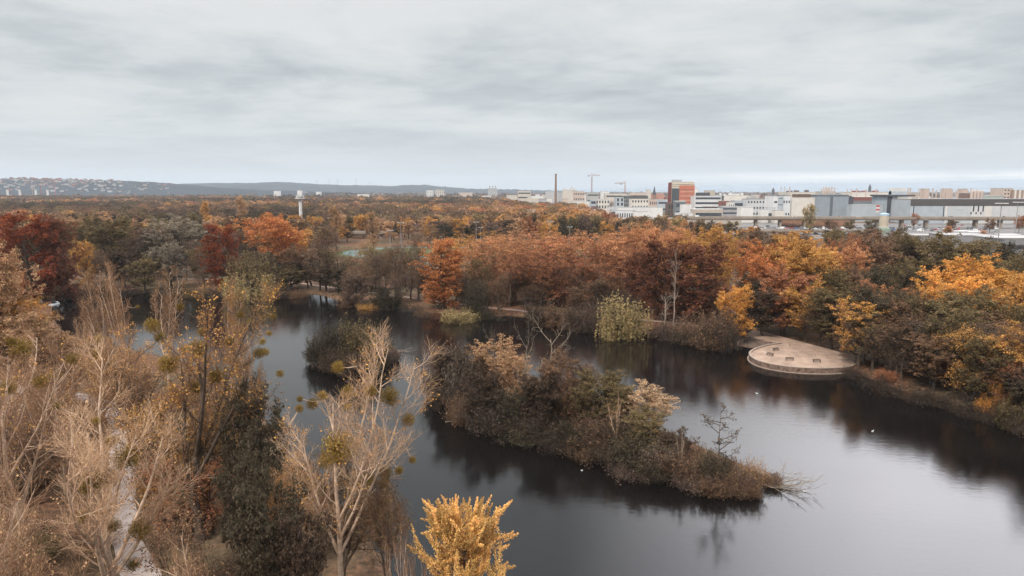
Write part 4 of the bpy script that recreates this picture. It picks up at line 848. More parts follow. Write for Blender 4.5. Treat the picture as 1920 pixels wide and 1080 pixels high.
# orange and glass tower
def tower(t, w, h, d):
    xr = -w/2+w*.34
    MB().box(xr, w/2+.3, -1.2, 0, 3, h*.90).build('orange_facade', bmat((.56, .20, .13)), t, 0)
    for i in range(11):
        z = 6+i*(h*.84-8)/10.5; MB().box(xr+2.2, w/2-1.0, -1.35, -1.1, z, z+1.0).build('window_band', bmat((.60, .42, .34)) if i % 2 else bmat((.34, .16, .13)), t)
    MB().box(-w/2+.4, xr-.3, -.5, 0, 2, h*.80).build('glass_facade', GLASSB, t)
    for i in range(10):
        z = 4+i*(h*.78-4)/10; MB().box(-w/2+.5, xr-.4, -.65, -.45, z, z+.5).build('spandrel', bmat(DKG), t)
    for i in range(3): MB().box(-w/2-.1, (xr-.2) if i < 2 else w/2-.3, -.9, 0, h*.82+i*h*.06, h*.85+i*h*.06).build('cream_band', bmat((.70, .63, .53)), t)
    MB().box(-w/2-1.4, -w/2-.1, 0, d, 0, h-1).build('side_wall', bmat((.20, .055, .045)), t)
    MB().box(-w*.42, -w*.05, 3, d*.7, h, h+4).build('roof_plant', bmat(GRY), t); MB().box(-w*.05, w*.46, 4, 5, h, h+.8).build('roof_rail', bmat(CRM), t)
B(1258.5, 1301, 341.5, 1150, 20, (.62, .56, .48), 'tall orange and glass office tower rising above the city', roof=CRM, extra=tower, name='office_tower')
B(1302, 1353, 367, 1120, 25, (.70, .71, .72), 'white office block with dark ribbon windows right of the orange tower', ('band', 4, 1, .42), extra=lambda t, w, h, d: (MB().box(-w*.38, w*.1, 6, 15, h, h+5).build('roof_plant', bmat(DKG), t), MB().box(w/2-.2, w/2+3, -1, d, 0, h).build('side_wall', bmat(DKG), t)), name='office_block')
B(1301, 1308, 353, 1300, 10, WHT, 'slim white block peeking out right of the orange tower')
B(1323, 1340, 357, 1350, 14, BEI, 'beige block behind the ribbon-window office')
B(1253, 1284, 381, 1060, 20, DRK, 'dark brown low block at the foot of the orange tower', ('grid', 2, 6, .5), roof=DRK)
B(1267, 1286, 377, 1040, 16, (.20, .22, .23), 'dark glass pavilion with a curved pale roof at the tower foot', ('band', 2, 1, .5), roof=WHT)
B(1280, 1297, 383, 1000, 16, WHT, 'plain white cube in front of the orange tower')
B(1352, 1402, 366, 1700, 60, WARM, 'long white factory hall behind the red brick house', extra=plant(7, 5, WHT, 3))
B(1352, 1368, 376.5, 1090, 14, BRK, 'small red brick house right of the ribbon-window office', ('grid', 2, 4, .45))
B(1366, 1377, 379, 1060, 12, WARM, 'small cream house between brick house and blue-grey hall', ('grid', 2, 3, .4))
B(1377, 1402, 376, 1080, 20, LBG, 'blue-grey low hall with ribbon windows right of the brick house', ('band', 2, 1, .4), roof=GRY)
B(1401, 1434, 373, 1060, 26, (.60, .62, .64), 'pale grey block with dark roof and scattered windows', ('grid', 3, 6, .35), roof=DKG, extra=plant(5, 2.5, GRY, 8))
B(1434, 1450, 378, 1060, 20, WARM, 'cream building with dark brown ribbon windows', ('band', 3, 1, .45), roof=DRK)
B(1303, 1356, 392, 930, 22, BEI, 'low beige hall with a long white roof behind the viaduct', ('band', 1, 1, .35), roof=WHT)
B(1324, 1342, 387, 980, 14, DRK, 'dark brown shed behind the low beige hall')
B(1355, 1391, 387, 950, 22, (.36, .36, .38), 'low grey office with three ribbon windows behind the viaduct', ('band', 3, 1, .35))
B(1390, 1413, 388, 880, 16, (.78, .77, .76), 'blank white cube behind the viaduct')
B(1428, 1442, 392, 880, 12, WHT, 'small white box right of the blank cube')
B(1441, 1456, 389, 890, 12, (.62, .64, .66), 'white and grey box with a blue stripe behind the viaduct', ('band', 1, 1, .2))
B(1455, 1471, 394, 870, 12, WARM, 'cream flat box left of the narrow olive tree')
# works on the right
gw = 'halls of the works'
def W_(*a, **k): k.setdefault('group', gw); k.setdefault('name', 'factory_hall'); return building(*a, **k)
W_(1449, 1460, 367, 930, 30, (.74, .75, .76), 'white end bay with one dark window', ('grid', 2, 1, .15), roof=GRY)
W_(1459.5, 1468, 366, 928, 30, LBG, 'blue-grey stair tower between white bays', ('band', 4, 1, .1), roof=DKG)
W_(1468, 1482, 366.5, 930, 30, (.70, .73, .76), 'pale bay with two square windows at its right side', ('grid', 2, 3, .2), roof=DKG, extra=plant(4, 5, GRY, 2))
W_(1481, 1532, 370, 935, 40, WARM, 'cream hall with a dark brown roof house', roof=CRM, extra=lambda t, w, h, d: MB().box(-w*.28, w*.28, 1, 14, h, h+4.2).build('roof_house', bmat((.16, .11, .09)), t))
def bluehall(t, w, h, d):
    MB().box(-w*.11, -w*.03, -.3, 0, 1, h).build('recess_panel', bmat((.14, .16, .19)), t); MB().box(w*.42, w*.5, -.35, 0, 0, h).build('recess_panel', bmat(DKG), t)
    MB().box(w*.16, w*.20, -.3, 0, 0, 7).build('gate', bmat((.22, .13, .09)), t)
    for i in range(4): MB().box(-w*.42+i*w*.07, -w*.38+i*w*.07, -.4, 0, 3, 6).build('panel', bmat(WHT), t)
    plant(12, 3.5, GRY, 5)(t, w, h, d); MB().box(-w*.45, w*.45, 3, d*.7, h, h+1.6).build('roof_plant', bmat((.17, .19, .21)), t)
W_(1531, 1596, 367.5, 930, 40, (.30, .345, .39), 'large blue-grey hall with dark recess panels', roof=DKG, extra=bluehall)
W_(1596, 1600, 369, 932, 40, DKG, 'dark narrow link bay beside the blue-grey hall', roof=DKG)
W_(1600, 1642, 369, 985, 30, (.26, .10, .085), 'dark red clad hall behind the low front hall', roof=CRM)
W_(1598, 1665, 383.5, 915, 20, LBG, 'low pale front hall below the dark grey connecting roof', roof=GRY)
W_(1598, 1665, 377, 945, 12, (.24, .26, .275), 'dark grey connecting roof above the low front hall', roof=(.2, .22, .23))
def lift(t, w, h, d):
    MB().box(-w/2-3, w/2+8, -2, d, h-2.2, h-.1).build('roof_slab', bmat(DKG), t); MB().box(-w/2-.4, -w/2+w*.22, -.4, 0, 0, h-2.2).build('side_wall', bmat((.07, .075, .09)), t)
    for r_ in range(2):
        for i in range(9): x = -w*.26+w*.8*i/9; MB().box(x, x+w*.05, 4+r_*2, 8+r_*2, h, h+5+r_*4).build('roof_vent', bmat(WHT), t)
    MB().box(-w*.26, w*.5, 3, 12, h, h+4.2).build('roof_house', bmat(LBG), t); MB().box(-w*.1, w*.36, -.35, 0, h*.66, h*.72).build('window', GLASS, t)
W_(1664, 1702, 365, 905, 40, (.40, .45, .50), 'tall hall with overhanging dark roof and rows of white roof vents', extra=lift)
W_(1702, 1709, 369, 880, 30, WARM, 'narrow cream gable at the left end of the long hall')
def longhall(t, w, h, d):
    zf = AT(960, 386, 860)[2]-GZ; f0 = -w/2; k = w/(1980-1708)
    MB().box(f0-.4, w/2+.4, -.5, 0, zf, h+.15).build('fascia', bmat((.105, .095, .095)), t)
    for p, c in ((1708, LBG), (1777, (.55, .575, .60)), (1822, (.66, .66, .66)), (1848, WARM), (1861, (.60, .61, .62))):
        q = {1708: 1774, 1777: 1822, 1822: 1848, 1848: 1861, 1861: 1980}[p]; MB().box(f0+(p-1708)*k, f0+(q-1708)*k-.1, -.2, 0, 0, zf).build('facade_panel', bmat(c), t)
    MB().box(f0+(1773.6-1708)*k, f0+(1776.6-1708)*k, -.45, 0, 0, zf).build('pilaster', bmat(WARM), t)
    for p in (1825, 1834, 1843): MB().box(f0+(p-1708)*k, f0+(p+2.6-1708)*k, -.4, -.1, AT(960, 398, 860)[2], AT(960, 387, 860)[2]).build('window', GLASS, t)
    for p in (1821, 1830.5, 1839.5): MB().box(f0+(p-1708)*k, f0+(p+2.4-1708)*k, -.4, -.1, AT(960, 403, 860)[2], AT(960, 399, 860)[2]).build('window', GLASS, t)
    for p in (1713, 1769.5): MB().box(f0+(p-1708)*k, f0+(p+1.8-1708)*k, -.4, -.1, 3, zf-.4).build('window', GLASS, t)
    for p in (1790, 1797): MB().box(f0+(p-1708)*k, f0+(p+10-1708)*k, -.32, -.1, zf-5.2, zf-4.8).build('rail', bmat(GRY), t)
W_(1708, 1980, 373.5, 860, 70, LBG, 'long hall with broad dark fascia and three tall slit windows', roof=(.2, .19, .19), extra=longhall)
# stacks on the roofs behind the long hall
STK = None
for i, (p, ty_, r_) in enumerate([(1721, 355, .7), (1726, 356, .7), (1747, 353, .8), (1754, 356, .8), (1762, 354, .8), (1769, 353, 1.0), (1784, 355, .8), (1791, 356, .8), (1798, 355, .8), (1813, 357, .8), (1819, 353, .9), (1825, 357, .9), (1831, 356, 1.0), (1701, 353, .8), (1705, 352, .8),
        (1543, 351, .8), (1547, 350, .8), (1553, 351, .9), (1558, 350, .9), (1563, 352, .8), (1587, 355, .8), (1595, 355, .8), (1605, 353, .9), (1622, 355, .9), (1642, 354, .9), (1463, 350, .5), (1470, 350, .5), (1479, 350, .8)]):
    Y = 985 if p > 1690 else 1120; x = AT(p, 380, Y)[0]; zt = AT(960, ty_, Y)[2]
    wh = 'behind the long dark-fascia hall' if p > 1710 else 'beside the white vent rows' if p > 1690 else 'behind the blue-grey hall' if p > 1500 else 'behind the pale left bays'
    if STK is None: me = MB().lathe([(1.25, 0), (1.0, .12), (1.0, .96), (1.2, .965), (1.2, 1.0)], n=10); STK = me.build('flue', bmat(PNK)); bpy.data.objects.remove(STK) if False else None; fm = STK.data; C.objects.unlink(STK)
    t = thing('stack', (x, Y, GZ), '', 'chimney', 'flue stacks of the works'); o = link('flue', fm, t); o.scale = (r_, r_, zt-GZ); PLACED.append((t, 'slim pale flue stack '+wh, '', p, False)); t['label'] = 'slim pale flue stack '+wh
for px0, px1, ty_, lab in [(1731, 1741, 353, 'first'), (1771, 1781, 353, ''), (1803, 1812, 354, '')]:
    pass
W_(1731, 1741, 354, 990, 10, PNK, 'leftmost pinkish roof tower above the long hall', roof=BEI, name='roof_tower')
W_(1772, 1783, 353.5, 990, 10, PNK, 'middle pinkish roof tower above the long hall', roof=BEI, name='roof_tower')
W_(1802, 1812, 354, 990, 10, PNK, 'rightmost pinkish roof tower above the long hall', roof=BEI, name='roof_tower')
def silos(t, w, h, d):
    for i in range(4): MB().lathe([(w*.09, 0), (w*.09, h+2.5), (w*.02, h+4)], -w*.34+i*w*.22, -2, 12).build('silo', bmat(PNK), t)
W_(1814, 1842, 362, 950, 20, (.25, .17, .14), 'pinkish silo battery above the right part of the long hall', extra=silos)
W_(1843, 1882, 367, 1000, 20, (.40, .45, .42), 'low greenish roof between silos and ribbed block')
def ribs(t, w, h, d):
    for i in range(9): MB().box(-w*.46+i*w*.11, -w*.42+i*w*.11, -.9, 0, 0, h).build('rib', bmat(WARM), t)
W_(1897, 1975, 356, 1050, 30, (.36, .27, .23), 'tall ribbed cream block at the right edge', roof=WARM, extra=ribs)
W_(1880, 1898, 353, 1055, 30, PNK, 'cream pink tower left of the ribbed block', ('grid', 8, 3, .4))
W_(1596, 1668, 360, 1150, 40, WARM, 'long cream hall behind the red clad hall', extra=plant(6, 2, BRK, 9))
W_(1704, 1722, 361, 1040, 20, BEI, 'beige block behind the gable of the long hall')
W_(1480, 1530, 360, 1400, 60, CRM, 'far cream hall behind the dark roof house', extra=plant(6, 4, DRK, 4))
W_(1538, 1566, 359, 1130, 20, BEI, 'beige plant building among the flue stacks', extra=plant(5, 5, PNK, 6))
# left part of the city
for a, k in [((1046, 1068, 361, 2100, 30, GRY, 'grey hall right of the brick chimney'), {}), ((971, 995, 358, 2000, 30, CRM, 'cream slab block left of the brick chimney', ('band', 3, 1, .3)), {}),
    ((1023, 1046, 358.5, 2000, 30, (.5, .5, .52), 'pale flat block at the foot of the brick chimney'), {}), ((1055, 1082, 356.5, 1750, 30, CRM, 'jagged cream block left of the left crane', None), dict(extra=plant(5, 7, CRM, 3))),
    ((1076, 1096, 358.5, 1650, 30, PNK, 'pinkish block just left of the crane', ('grid', 3, 6, .4)), {}), ((1101, 1122, 360.5, 1500, 30, (.45, .45, .44), 'grey concrete block under the left crane', ('band', 3, 1, .25)), {}),
    ((1074, 1108, 378, 1180, 30, WHT, 'low white hall left of the blue-glazed block'), {}), ((1108, 1117, 375, 1150, 20, LBG, 'narrow blue-glazed block beside the low white hall', ('band', 3, 1, .55)), {}),
    ((1117, 1143, 373.5, 1160, 20, WARM, 'cream block with dark loggias', ('grid', 3, 5, .55)), {}), ((1142, 1156, 376, 1180, 20, PNK, 'pinkish block beside the dark loggias', ('grid', 2, 5, .5)), {}),
    ((1155, 1170, 370.5, 1140, 20, LBG, 'pale blue block with vertical dark strip', ('grid', 4, 2, .7)), {}), ((1169, 1186, 366.5, 1170, 22, (.22, .23, .22), 'dark green-grey glass block', ('grid', 5, 5, .6)), {}),
    ((1184, 1216, 372, 1120, 24, WARM, 'cream block under a wide dark attic', ('grid', 3, 6, .4)), dict(roof=DKG, extra=lambda t, w, h, d: MB().box(-w*.5, w*.46, .5, 15, h, h+4.5).build('attic', bmat((.13, .13, .13)), t))),
    ((1213, 1220, 355.5, 1500, 16, CRM, 'slim cream tower block'), {}), ((1182, 1213, 361, 1600, 30, PNK, 'long pink-beige block behind the dark attic', ('band', 2, 1, .3)), {}), ((1135, 1175, 363, 1500, 30, CRM, 'cream slab behind the loggia block', ('band', 3, 1, .3)), {}),
    ((1128, 1142, 358.5, 1800, 30, WHT, 'white block between the two cranes'), {}), ((1140, 1243, 388.5, 1000, 14, WHT, 'long low white canopy roof'), {}), ((1146, 1158, 391, 960, 14, (.5, .54, .56), 'small blue-grey shed under the canopy', ('band', 1, 1, .4)), {}),
    ((1157, 1192, 394, 930, 14, (.68, .70, .72), 'low white shed row before the canopy', ('grid', 1, 8, .4)), {}), ((1190, 1215, 396, 920, 14, WHT, 'low white shed right of the shed row'), {}), ((1218, 1232, 374, 1200, 14, PNK, 'small pink gabled house', ('grid', 2, 4, .4)), {}),
    ((1234, 1255, 374, 1250, 20, LBG, 'pale blue-grey shed left of the orange tower', ('band', 2, 1, .3)), {}), ((1222, 1244, 363, 1900, 20, (.50, .26, .2), 'brick row below the church spire'), {}), ((1270, 1300, 399, 880, 12, WHT, 'low white roof before the orange tower'), {}),
    ((988, 1012, 393, 900, 12, WHT, 'white flat roof among the trees'), {}), ((765, 790, 398, 960, 20, WHT, 'long white flat-roofed hall in the wood'), {}), ((812, 832, 405, 880, 20, GRY, 'grey roofed hall in the wood', None), {}), ((770, 784, 420, 760, 12, (.40, .42, .44), 'small grey hut in the wood'), {}),
    ((490, 508, 408, 900, 12, WHT, 'white house behind the fiery maple'), {}), ((232, 256, 419, 800, 12, GRY, 'grey flat roof left of the silvery tree'), {}), ((145, 160, 417, 800, 10, WHT, 'small white hut right of the cypresses'), {}),
    ((514, 523, 358, 3800, 40, WHT, 'white block on the horizon left of the white tower'), {}), ((593, 600, 359.5, 3800, 40, WHT, 'tiny white block on the horizon right of the white tower'), {}), ((670, 690, 364, 3700, 40, WARM, 'cream flat hall on the horizon'), {}),
    ((800, 812, 356.5, 4200, 40, WHT, 'white slab on the horizon, left one of a pale pair', ('grid', 4, 4, .4)), {}), ((816, 832, 355.5, 4200, 40, CRM, 'cream slab on the horizon, right one of a pale pair', ('grid', 4, 4, .4)), {}), ((905, 920, 367, 3000, 40, WHT, 'white hall at the right end of the far wood'), {}),
    ((950, 970, 366, 2900, 40, CRM, 'cream hall left of the slab block'), {}), ((860, 885, 361, 4000, 40, PNK, 'pinkish row on the horizon'), {}), ((915, 932, 353, 4200, 30, GRY, 'grey power plant on the horizon', None), dict(extra=vents(3, 4, 14, 2.5, 'stack')))]:
    B(*a, **k)
r = np.random.default_rng(31)
for i in range(110):      # far roofs of the city, each a block of its own
    px = r.uniform(985, 1990); Y = r.uniform(1500, 3600); w = r.uniform(6, 26); h = 42-(r.uniform(360.5, 368)-356)/F*Y; h = max(6, min(22, h)); ty_ = 356+(42-h)/Y*F
    c = [WHT, CRM, PNK, GRY, WARM, BRK, BEI][int(r.integers(7))]; cn = {WHT: 'white', CRM: 'cream', PNK: 'pinkish', GRY: 'grey', WARM: 'off-white', BRK: 'brick-red', BEI: 'beige'}[c]
    wh = 'left of the orange tower' if px < 1258 else 'behind the office blocks' if px < 1445 else 'behind the works'
    t = building(px, px+w, ty_, Y, 25, c, '', roof=[GRY, DRK, WHT][int(r.integers(3))], group='far city roofs')
    lab = f'{cn} far city block {wh}'; t['label'] = lab; PLACED.append((t, lab, '', px, False))
# hillside town, far left
HM = None
r = np.random.default_rng(32); hs = []
for cname, wc, rc in (('white', (.5, .5, .5), DRK), ('reddish', (.32, .17, .14), BRK), ('grey', (.28, .28, .29), DKG), ('cream', (.42, .37, .31), (.2, .11, .09))):
    a = MB().box(-7, 7, -5, 5, -4, 7).build('wall', bmat(wc)); b = MB(); b.sideprism([(-7.6, 6.9), (7.6, 6.9), (0, 10.5)], -5.5, 5.5); b = b.build('roof', bmat(rc)); C.objects.unlink(a); C.objects.unlink(b); hs.append((cname, a.data, b.data))
for i in range(230):
    px = r.uniform(-30, 225) if i < 205 else r.uniform(225, 330); yy = r.uniform(4650, 5560); x = (px-960)/F*yy; z = h1(x, yy)
    k = int(r.choice([0, 0, 0, 1, 2, 3])) if yy < 5350 else int(r.choice([1, 1, 3, 0])); cname, a, b = hs[k]
    t = thing('hillside_house', (x, yy, z), '', 'house', 'houses of the hillside town', r.uniform(-.6, .6)); s = r.uniform(.6, 1.7); t.scale = (s*1.15, s, s*.95); link('wall', a, t); link('roof', b, t)
    lab = f"{'larger' if s > 1.2 else 'smaller'} {cname} house {'low' if yy < 5000 else 'high' if yy > 5300 else 'midway'} in the hillside town"; t['label'] = lab; PLACED.append((t, lab, '', px, False))
for px, by in [(15, 365), (38, 365), (68, 364), (90, 364)]:
    Y = 3700; x = AT(px, 370, Y)[0]; t = thing('slim_tower', (x, Y, GZ), '', 'tower', 'slim pale towers before the hillside town'); zt = AT(960, 356, Y)[2]
    MB().lathe([(6, 0), (5, zt*.9), (5.6, zt*.92), (5.6, zt)], n=12).build('shaft', bmat(WHT), t); lab = 'slim pale tower before the hillside town'; t['label'] = lab; PLACED.append((t, lab, '', px, False))

# ------------------------------------------------------------------ masts, chimney, cranes
Y = 1900; x = AT(1042, 350, Y)[0]; zt = AT(960, 326.5, Y)[2]; t = thing('brick_chimney', (x, Y, GZ), 'tall brown brick chimney standing alone on the skyline', 'chimney')
MB().lathe([(4.0, 0), (3.7, 6), (2.3, zt-3)], n=20).build('shaft', bmat((.26, .17, .13)), t); MB().lathe([(2.3, zt-3), (2.7, zt-2.5), (2.7, zt-.5), (2.1, zt)], n=20).build('cap', bmat((.18, .12, .10)), t)
def crane(px, ty_, Y, lj, rj, col, label, rz=0):
    x = AT(px, 350, Y)[0]; h = AT(960, ty_, Y)[2]-GZ; t = thing('tower_crane', (x, Y, GZ), label, 'crane', 'tower cranes', rz); m_ = bmat(col); b = MB(); s = 1.1
    for a in (-s, s):
        for c_ in (-s, s): b.bar((a, c_, 0), (a, c_, h), .28, 4)
    n_ = int(h/4)
    for i in range(n_):
        z = h*i/n_; z2 = h*(i+1)/n_; b.bar((-s, -s, z), (s, -s, z2), .16, 4); b.bar((s, s, z), (-s, s, z2), .16, 4)
    b.build('mast', m_, t); b = MB(); n_ = max(4, int(rj/5)); sg = 1 if rj > 0 else -1
    for y_, z_ in ((-.8, h), (.8, h), (0, h+1.8)): b.bar((0, y_, z_), (rj, y_, z_+(0 if y_ else -.8)), .3, 4)
    for i in range(n_): b.bar((rj*i/n_, -.8, h), (rj*(i+.5)/n_, 0, h+1.6), .15, 4); b.bar((rj*(i+.5)/n_, 0, h+1.6), (rj*(i+1)/n_, .8, h), .15, 4)
    b.build('jib', m_, t); b = MB().bar((0, -.8, h), (-lj, -.8, h), .3, 4).bar((0, .8, h), (-lj, .8, h), .3, 4); b.build('counter_jib', m_, t)
    MB().box(-lj-2, -lj+3, -1.2, 1.2, h-2.5, h+.5).build('counterweight', bmat(GRY), t); MB().box(-1.4, 1.4, -2.4, -1.0, h-3, h).build('cab', bmat(WHT), t)
    MB().bar((-.8, 0, h), (0, 0, h+5), .25, 4).bar((.8, 0, h), (0, 0, h+5), .25, 4).bar((0, 0, h+5), (rj*.6, 0, h+1.6), .12, 4).bar((0, 0, h+5), (-lj, 0, h), .12, 4).build('head', m_, t)
crane(1109.5, 329, 1800, 9, 21, (.36, .20, .18), 'tall reddish tower crane standing left of the lower crane', .1)
crane(1172, 344, 1600, 10, -24, (.45, .25, .2), 'lower reddish crane right of the tall crane')
crane(60, 339, 3900, 40, 60, (.60, .36, .28), 'pale orange crane before the hillside town', .5)
crane(103, 337, 3900, -40, -60, (.50, .09, .07), 'red crane before the hillside town', .3)
crane(76, 346, 3800, 30, 45, (.50, .10, .08), 'short red crane between the two taller ones on the left', 1.0)
x = AT(1227, 352, 1900)[0]; zt = AT(960, 349, 1900)[2]; t = thing('church_spire', (x, 1900, GZ), 'dark pointed church spire on the skyline', 'church'); MB().box(-4, 4, -4, 4, 0, 28).build('tower', bmat((.3, .2, .16)), t); b = MB(); b.lathe([(5, 28), (.15, zt)], n=4); b.build('spire', bmat((.08, .08, .09)), t)
x = AT(1631, 352, 2200)[0]; zt = AT(960, 345, 2200)[2]; t = thing('dark_tower', (x, 2200, GZ), 'slim dark tower on the skyline behind the works', 'tower'); MB().box(-3, 3, -3, 3, 0, zt-8).build('shaft', bmat((.14, .14, .16)), t); MB().lathe([(2.5, zt-8), (.3, zt)], n=8).build('cap', bmat((.1, .1, .12)), t)
x = AT(1450, 352, 2000)[0]; zt = AT(960, 352, 2000)[2]; t = thing('dark_tower', (x, 2000, GZ), 'short dark tower left of the pale works bays', 'tower'); MB().box(-3, 3, -3, 3, 0, zt-6).build('shaft', bmat((.14, .14, .16)), t); MB().lathe([(2.5, zt-6), (.5, zt)], n=8).build('cap', bmat((.1, .1, .12)), t)
# white telecom tower in the wood
Y = 640; x = AT(563, 380, Y)[0]; zt = AT(960, 358.5, Y)[2]; k = Y/F; wm = bmat(WHT)
t = thing('telecom_tower', (x, Y, GZ), 'white telecom tower with round platforms rising from the park wood', 'tower')
MB().lathe([(1.5, 0), (1.35, zt-6), (1.1, zt-4)], n=20).build('shaft', wm, t)
for z_, r_, hh_ in ((zt-7.6, 4.4, 1.4), (zt-5.6, 3.6, 1.6)): MB().lathe([(1.3, z_-.7), (r_, z_), (r_, z_+hh_*.5), (1.2, z_+hh_*.6)], n=20).build('platform', wm, t)
MB().box(-2.0, 1.8, -1.6, 1.6, zt-4, zt-.2).build('antenna_cabin', wm, t); MB().bar((1, 0, zt-1.3), (7, 0, zt-1.8), .3, 6, .15).build('boom', wm, t); MB().bar((0, 0, zt-.2), (0, 0, zt+1.8), .1, 6).build('aerial', wm, t)
b = MB(); b.box(-3.4, -2.2, -.5, .5, zt-7, zt-4.8); b.build('antenna_panel', wm, t); b = MB(); b.box(2.4, 3.6, -.5, .5, zt-7, zt-4.8); b.build('antenna_panel', wm, t)
# round water-tank like kiosk by the viaduct
Y = 660; x = AT(1657, 420, Y)[0]; zt = AT(960, 399, Y)[2]; t = thing('round_tower', (x, Y, GZ), 'round beige tower with green foot and pale blue cap by the viaduct', 'tower')
MB().lathe([(5.6, 0), (5.6, 4.5), (4.4, 6.2)], n=28).build('foot', bmat((.27, .34, .28)), t); MB().lathe([(4.4, 6.2), (4.1, 7), (4.1, zt-3.6)], n=28).build('shaft', bmat((.55, .48, .38)), t)
MB().lathe([(4.1, zt-3.6), (4.3, zt-3.4), (4.3, zt-1.6), (1.0, zt-.8)], n=28).build('cap', bmat((.45, .60, .72)), t)
# floodlight masts and lamp posts
def mast(px, by, ty_, r0, label, heads=6, col=(.35, .35, .36), Y=None, group='lamp masts'):
    Y = Y or G(px, by, GZ)[1]; x = AT(px, (by+ty_)/2, Y)[0]; h = AT(960, ty_, Y)[2]-GZ; t = thing('lamp_mast', (x, Y, GZ), label, 'lamp', group); MB().bar((0, 0, 0), (0, 0, h), r0, 8, r0*.5).build('pole', bmat(col), t)
    if heads > 2:
        MB().lathe([(2.2, h-.35), (2.3, h-.2), (2.2, h)], n=16).build('ring', bmat(col), t)
        for i in range(heads):
            a = 2*math.pi*i/heads; cx_, cy_ = 2.7*math.cos(a), 2.7*math.sin(a); MB().box(cx_-.6, cx_+.6, cy_-.4, cy_+.4, h-.3, h+.15).build('lamp_head', bmat(WHT), t)
    else:
        MB().bar((-1.3, 0, h-.2), (1.3, 0, h-.2), .1, 6).build('crossarm', bmat(col), t)
        for s_ in (-1.2, 1.2): MB().box(s_-.6, s_+.6, -.3, .3, h-.35, h+.1).build('lamp_head', bmat(GRY), t)
mast(1873, 488, 381, .38, 'tall high-mast lamp on the right before the works', 8)
mast(1905, 460, 379, .42, 'farther high-mast lamp right of the tallest one', 8)
for p, b_, t_, lab in [(1031, 470, 415, 'floodlight pole above the orange plane rows, left one'), (1068, 470, 425, 'shorter floodlight pole above the orange plane rows, right one'), (893, 480, 416, 'dark slim pole behind the orange planes'), (901, 470, 426, 'shorter slim pole right beside the dark one'),
        (696, 460, 411, 'light pole above the low concrete bridge'), (752, 500, 417, 'tall pole at the far side of the turquoise track'), (732, 500, 432, 'shorter pole above the turquoise track'), (1735, 445, 412, 'slim pole in the car park'), (1445, 442, 405, 'slim pole by the viaduct'), (1290, 420, 385, 'pole before the white cube'), (315, 425, 402, 'short pole in the wood left of the silvery tree')]:
    mast(p, b_, t_, .2, lab, 2)
# wind turbines far behind
for i, (p, ty_) in enumerate([(598, 337), (621, 334), (637, 335), (671, 334), (697, 341)]):
    Y = 11500; x = (p-960)/F*Y; h = AT(960, ty_+3, Y)[2]; t = thing('wind_turbine', (x, Y, GZ), '', 'wind turbine', 'wind turbines behind the hills'); m_ = bmat(GRY); MB().lathe([(3.5, 0), (2, h)], n=8).build('mast', m_, t)
    for k_ in range(3): a = .5+i+k_*2.094; MB().bar((0, -3, h), (45*math.cos(a), -3, h+45*math.sin(a)), 2.0, 4, .5).build('blade', m_, t)
    PLACED.append((t, 'faint wind turbine on the horizon behind the hills', '', p, False)); t['label'] = 'faint wind turbine on the horizon behind the hills'

# ------------------------------------------------------------------ viaduct, car park, yards
ASPH = mat('asphalt', (.17, .16, .155), .9, .2, .2, .08); CONC = mat('concrete', (.30, .25, .205), .85, .2, .15, .1); CONCD = mat('concrete_dark', (.17, .125, .10), .85, .2, .2, .1)
def sheet(name, pts, z, m_):
    me = bpy.data.meshes.new(name); me.from_pydata([(p[0], p[1], z) for p in pts], [], [tuple(range(len(pts)))]); me.materials.append(m_); tag(link(name, me), kind='structure')
sheet('parking_lot', [G(1290, 436, GZ)[:2], G(1560, 448, GZ)[:2], G(1990, 478, GZ)[:2], G(2200, 470, GZ)[:2], AT(2100, 400, 870)[:2], AT(1150, 400, 870)[:2]], GZ+.02, ASPH)
sheet('city_ground', [AT(1040, 400, 900)[:2], AT(2150, 400, 900)[:2], AT(2150, 400, 3000)[:2], AT(1010, 400, 3000)[:2]], GZ+.03, mat('city_paving', (.24, .21, .18), .95, .1, .35, .01))
def span_deck(pxa, Ya, pxb, Yb, ztop, wd, label, parapet=1.0, deck=1.3, step=26, name='viaduct', pier_w=2.2):
    A_ = AT(pxa, 400, Ya)[:2]; B_ = AT(pxb, 400, Yb)[:2]; d = B_-A_; Ln = float(np.hypot(*d)); ang = math.atan2(d[1], d[0]); t = thing(name, (A_[0], A_[1], GZ), label, 'bridge', None, ang); z = ztop-GZ
    MB().box(0, Ln, 0, wd, z-deck, z).build('deck', CONC, t); MB().box(0, Ln, .8, wd-.8, z-deck-min(1.0, deck*.6), z-deck-.002).build('girder', CONCD, t)
    MB().box(0, Ln, -.25, .12, z-.4, z+parapet).build('parapet', CONC, t); MB().box(0, Ln, wd-.12, wd+.25, z-.4, z+parapet).build('parapet', CONC, t)
    MB().box(1, Ln-1, .5, wd-.5, z+.004, z+.02).build('roadway', ASPH, t)
    for i in range(1, int(Ln/step)+1):
        if i*step > Ln-3: break
        MB().box(i*step-pier_w/2, i*step+pier_w/2, wd*.25, wd*.75, -1, z-deck-1.0).build('pier', CONC, t)
    return t, A_, ang, Ln
zv = AT(960, 408, 760)[2]
v1, vA, vang, vL = span_deck(1285, 760, 2080, 740, zv, 13, 'long concrete viaduct crossing in front of the works', parapet=1.1, deck=1.6)
zr = AT(960, 433.5, 640)[2]
v2, _, _, _ = span_deck(1380, 640, 1640, 645, zr, 9, 'nearer low concrete ramp before the parked cars', parapet=1.0, deck=.8)
zb = AT(960, 436, 590)[2]; span_deck(655, 590, 724, 590, zb, 8, 'low concrete bridge in the wood above the turquoise track', parapet=.9, deck=1.3, name='road_bridge')
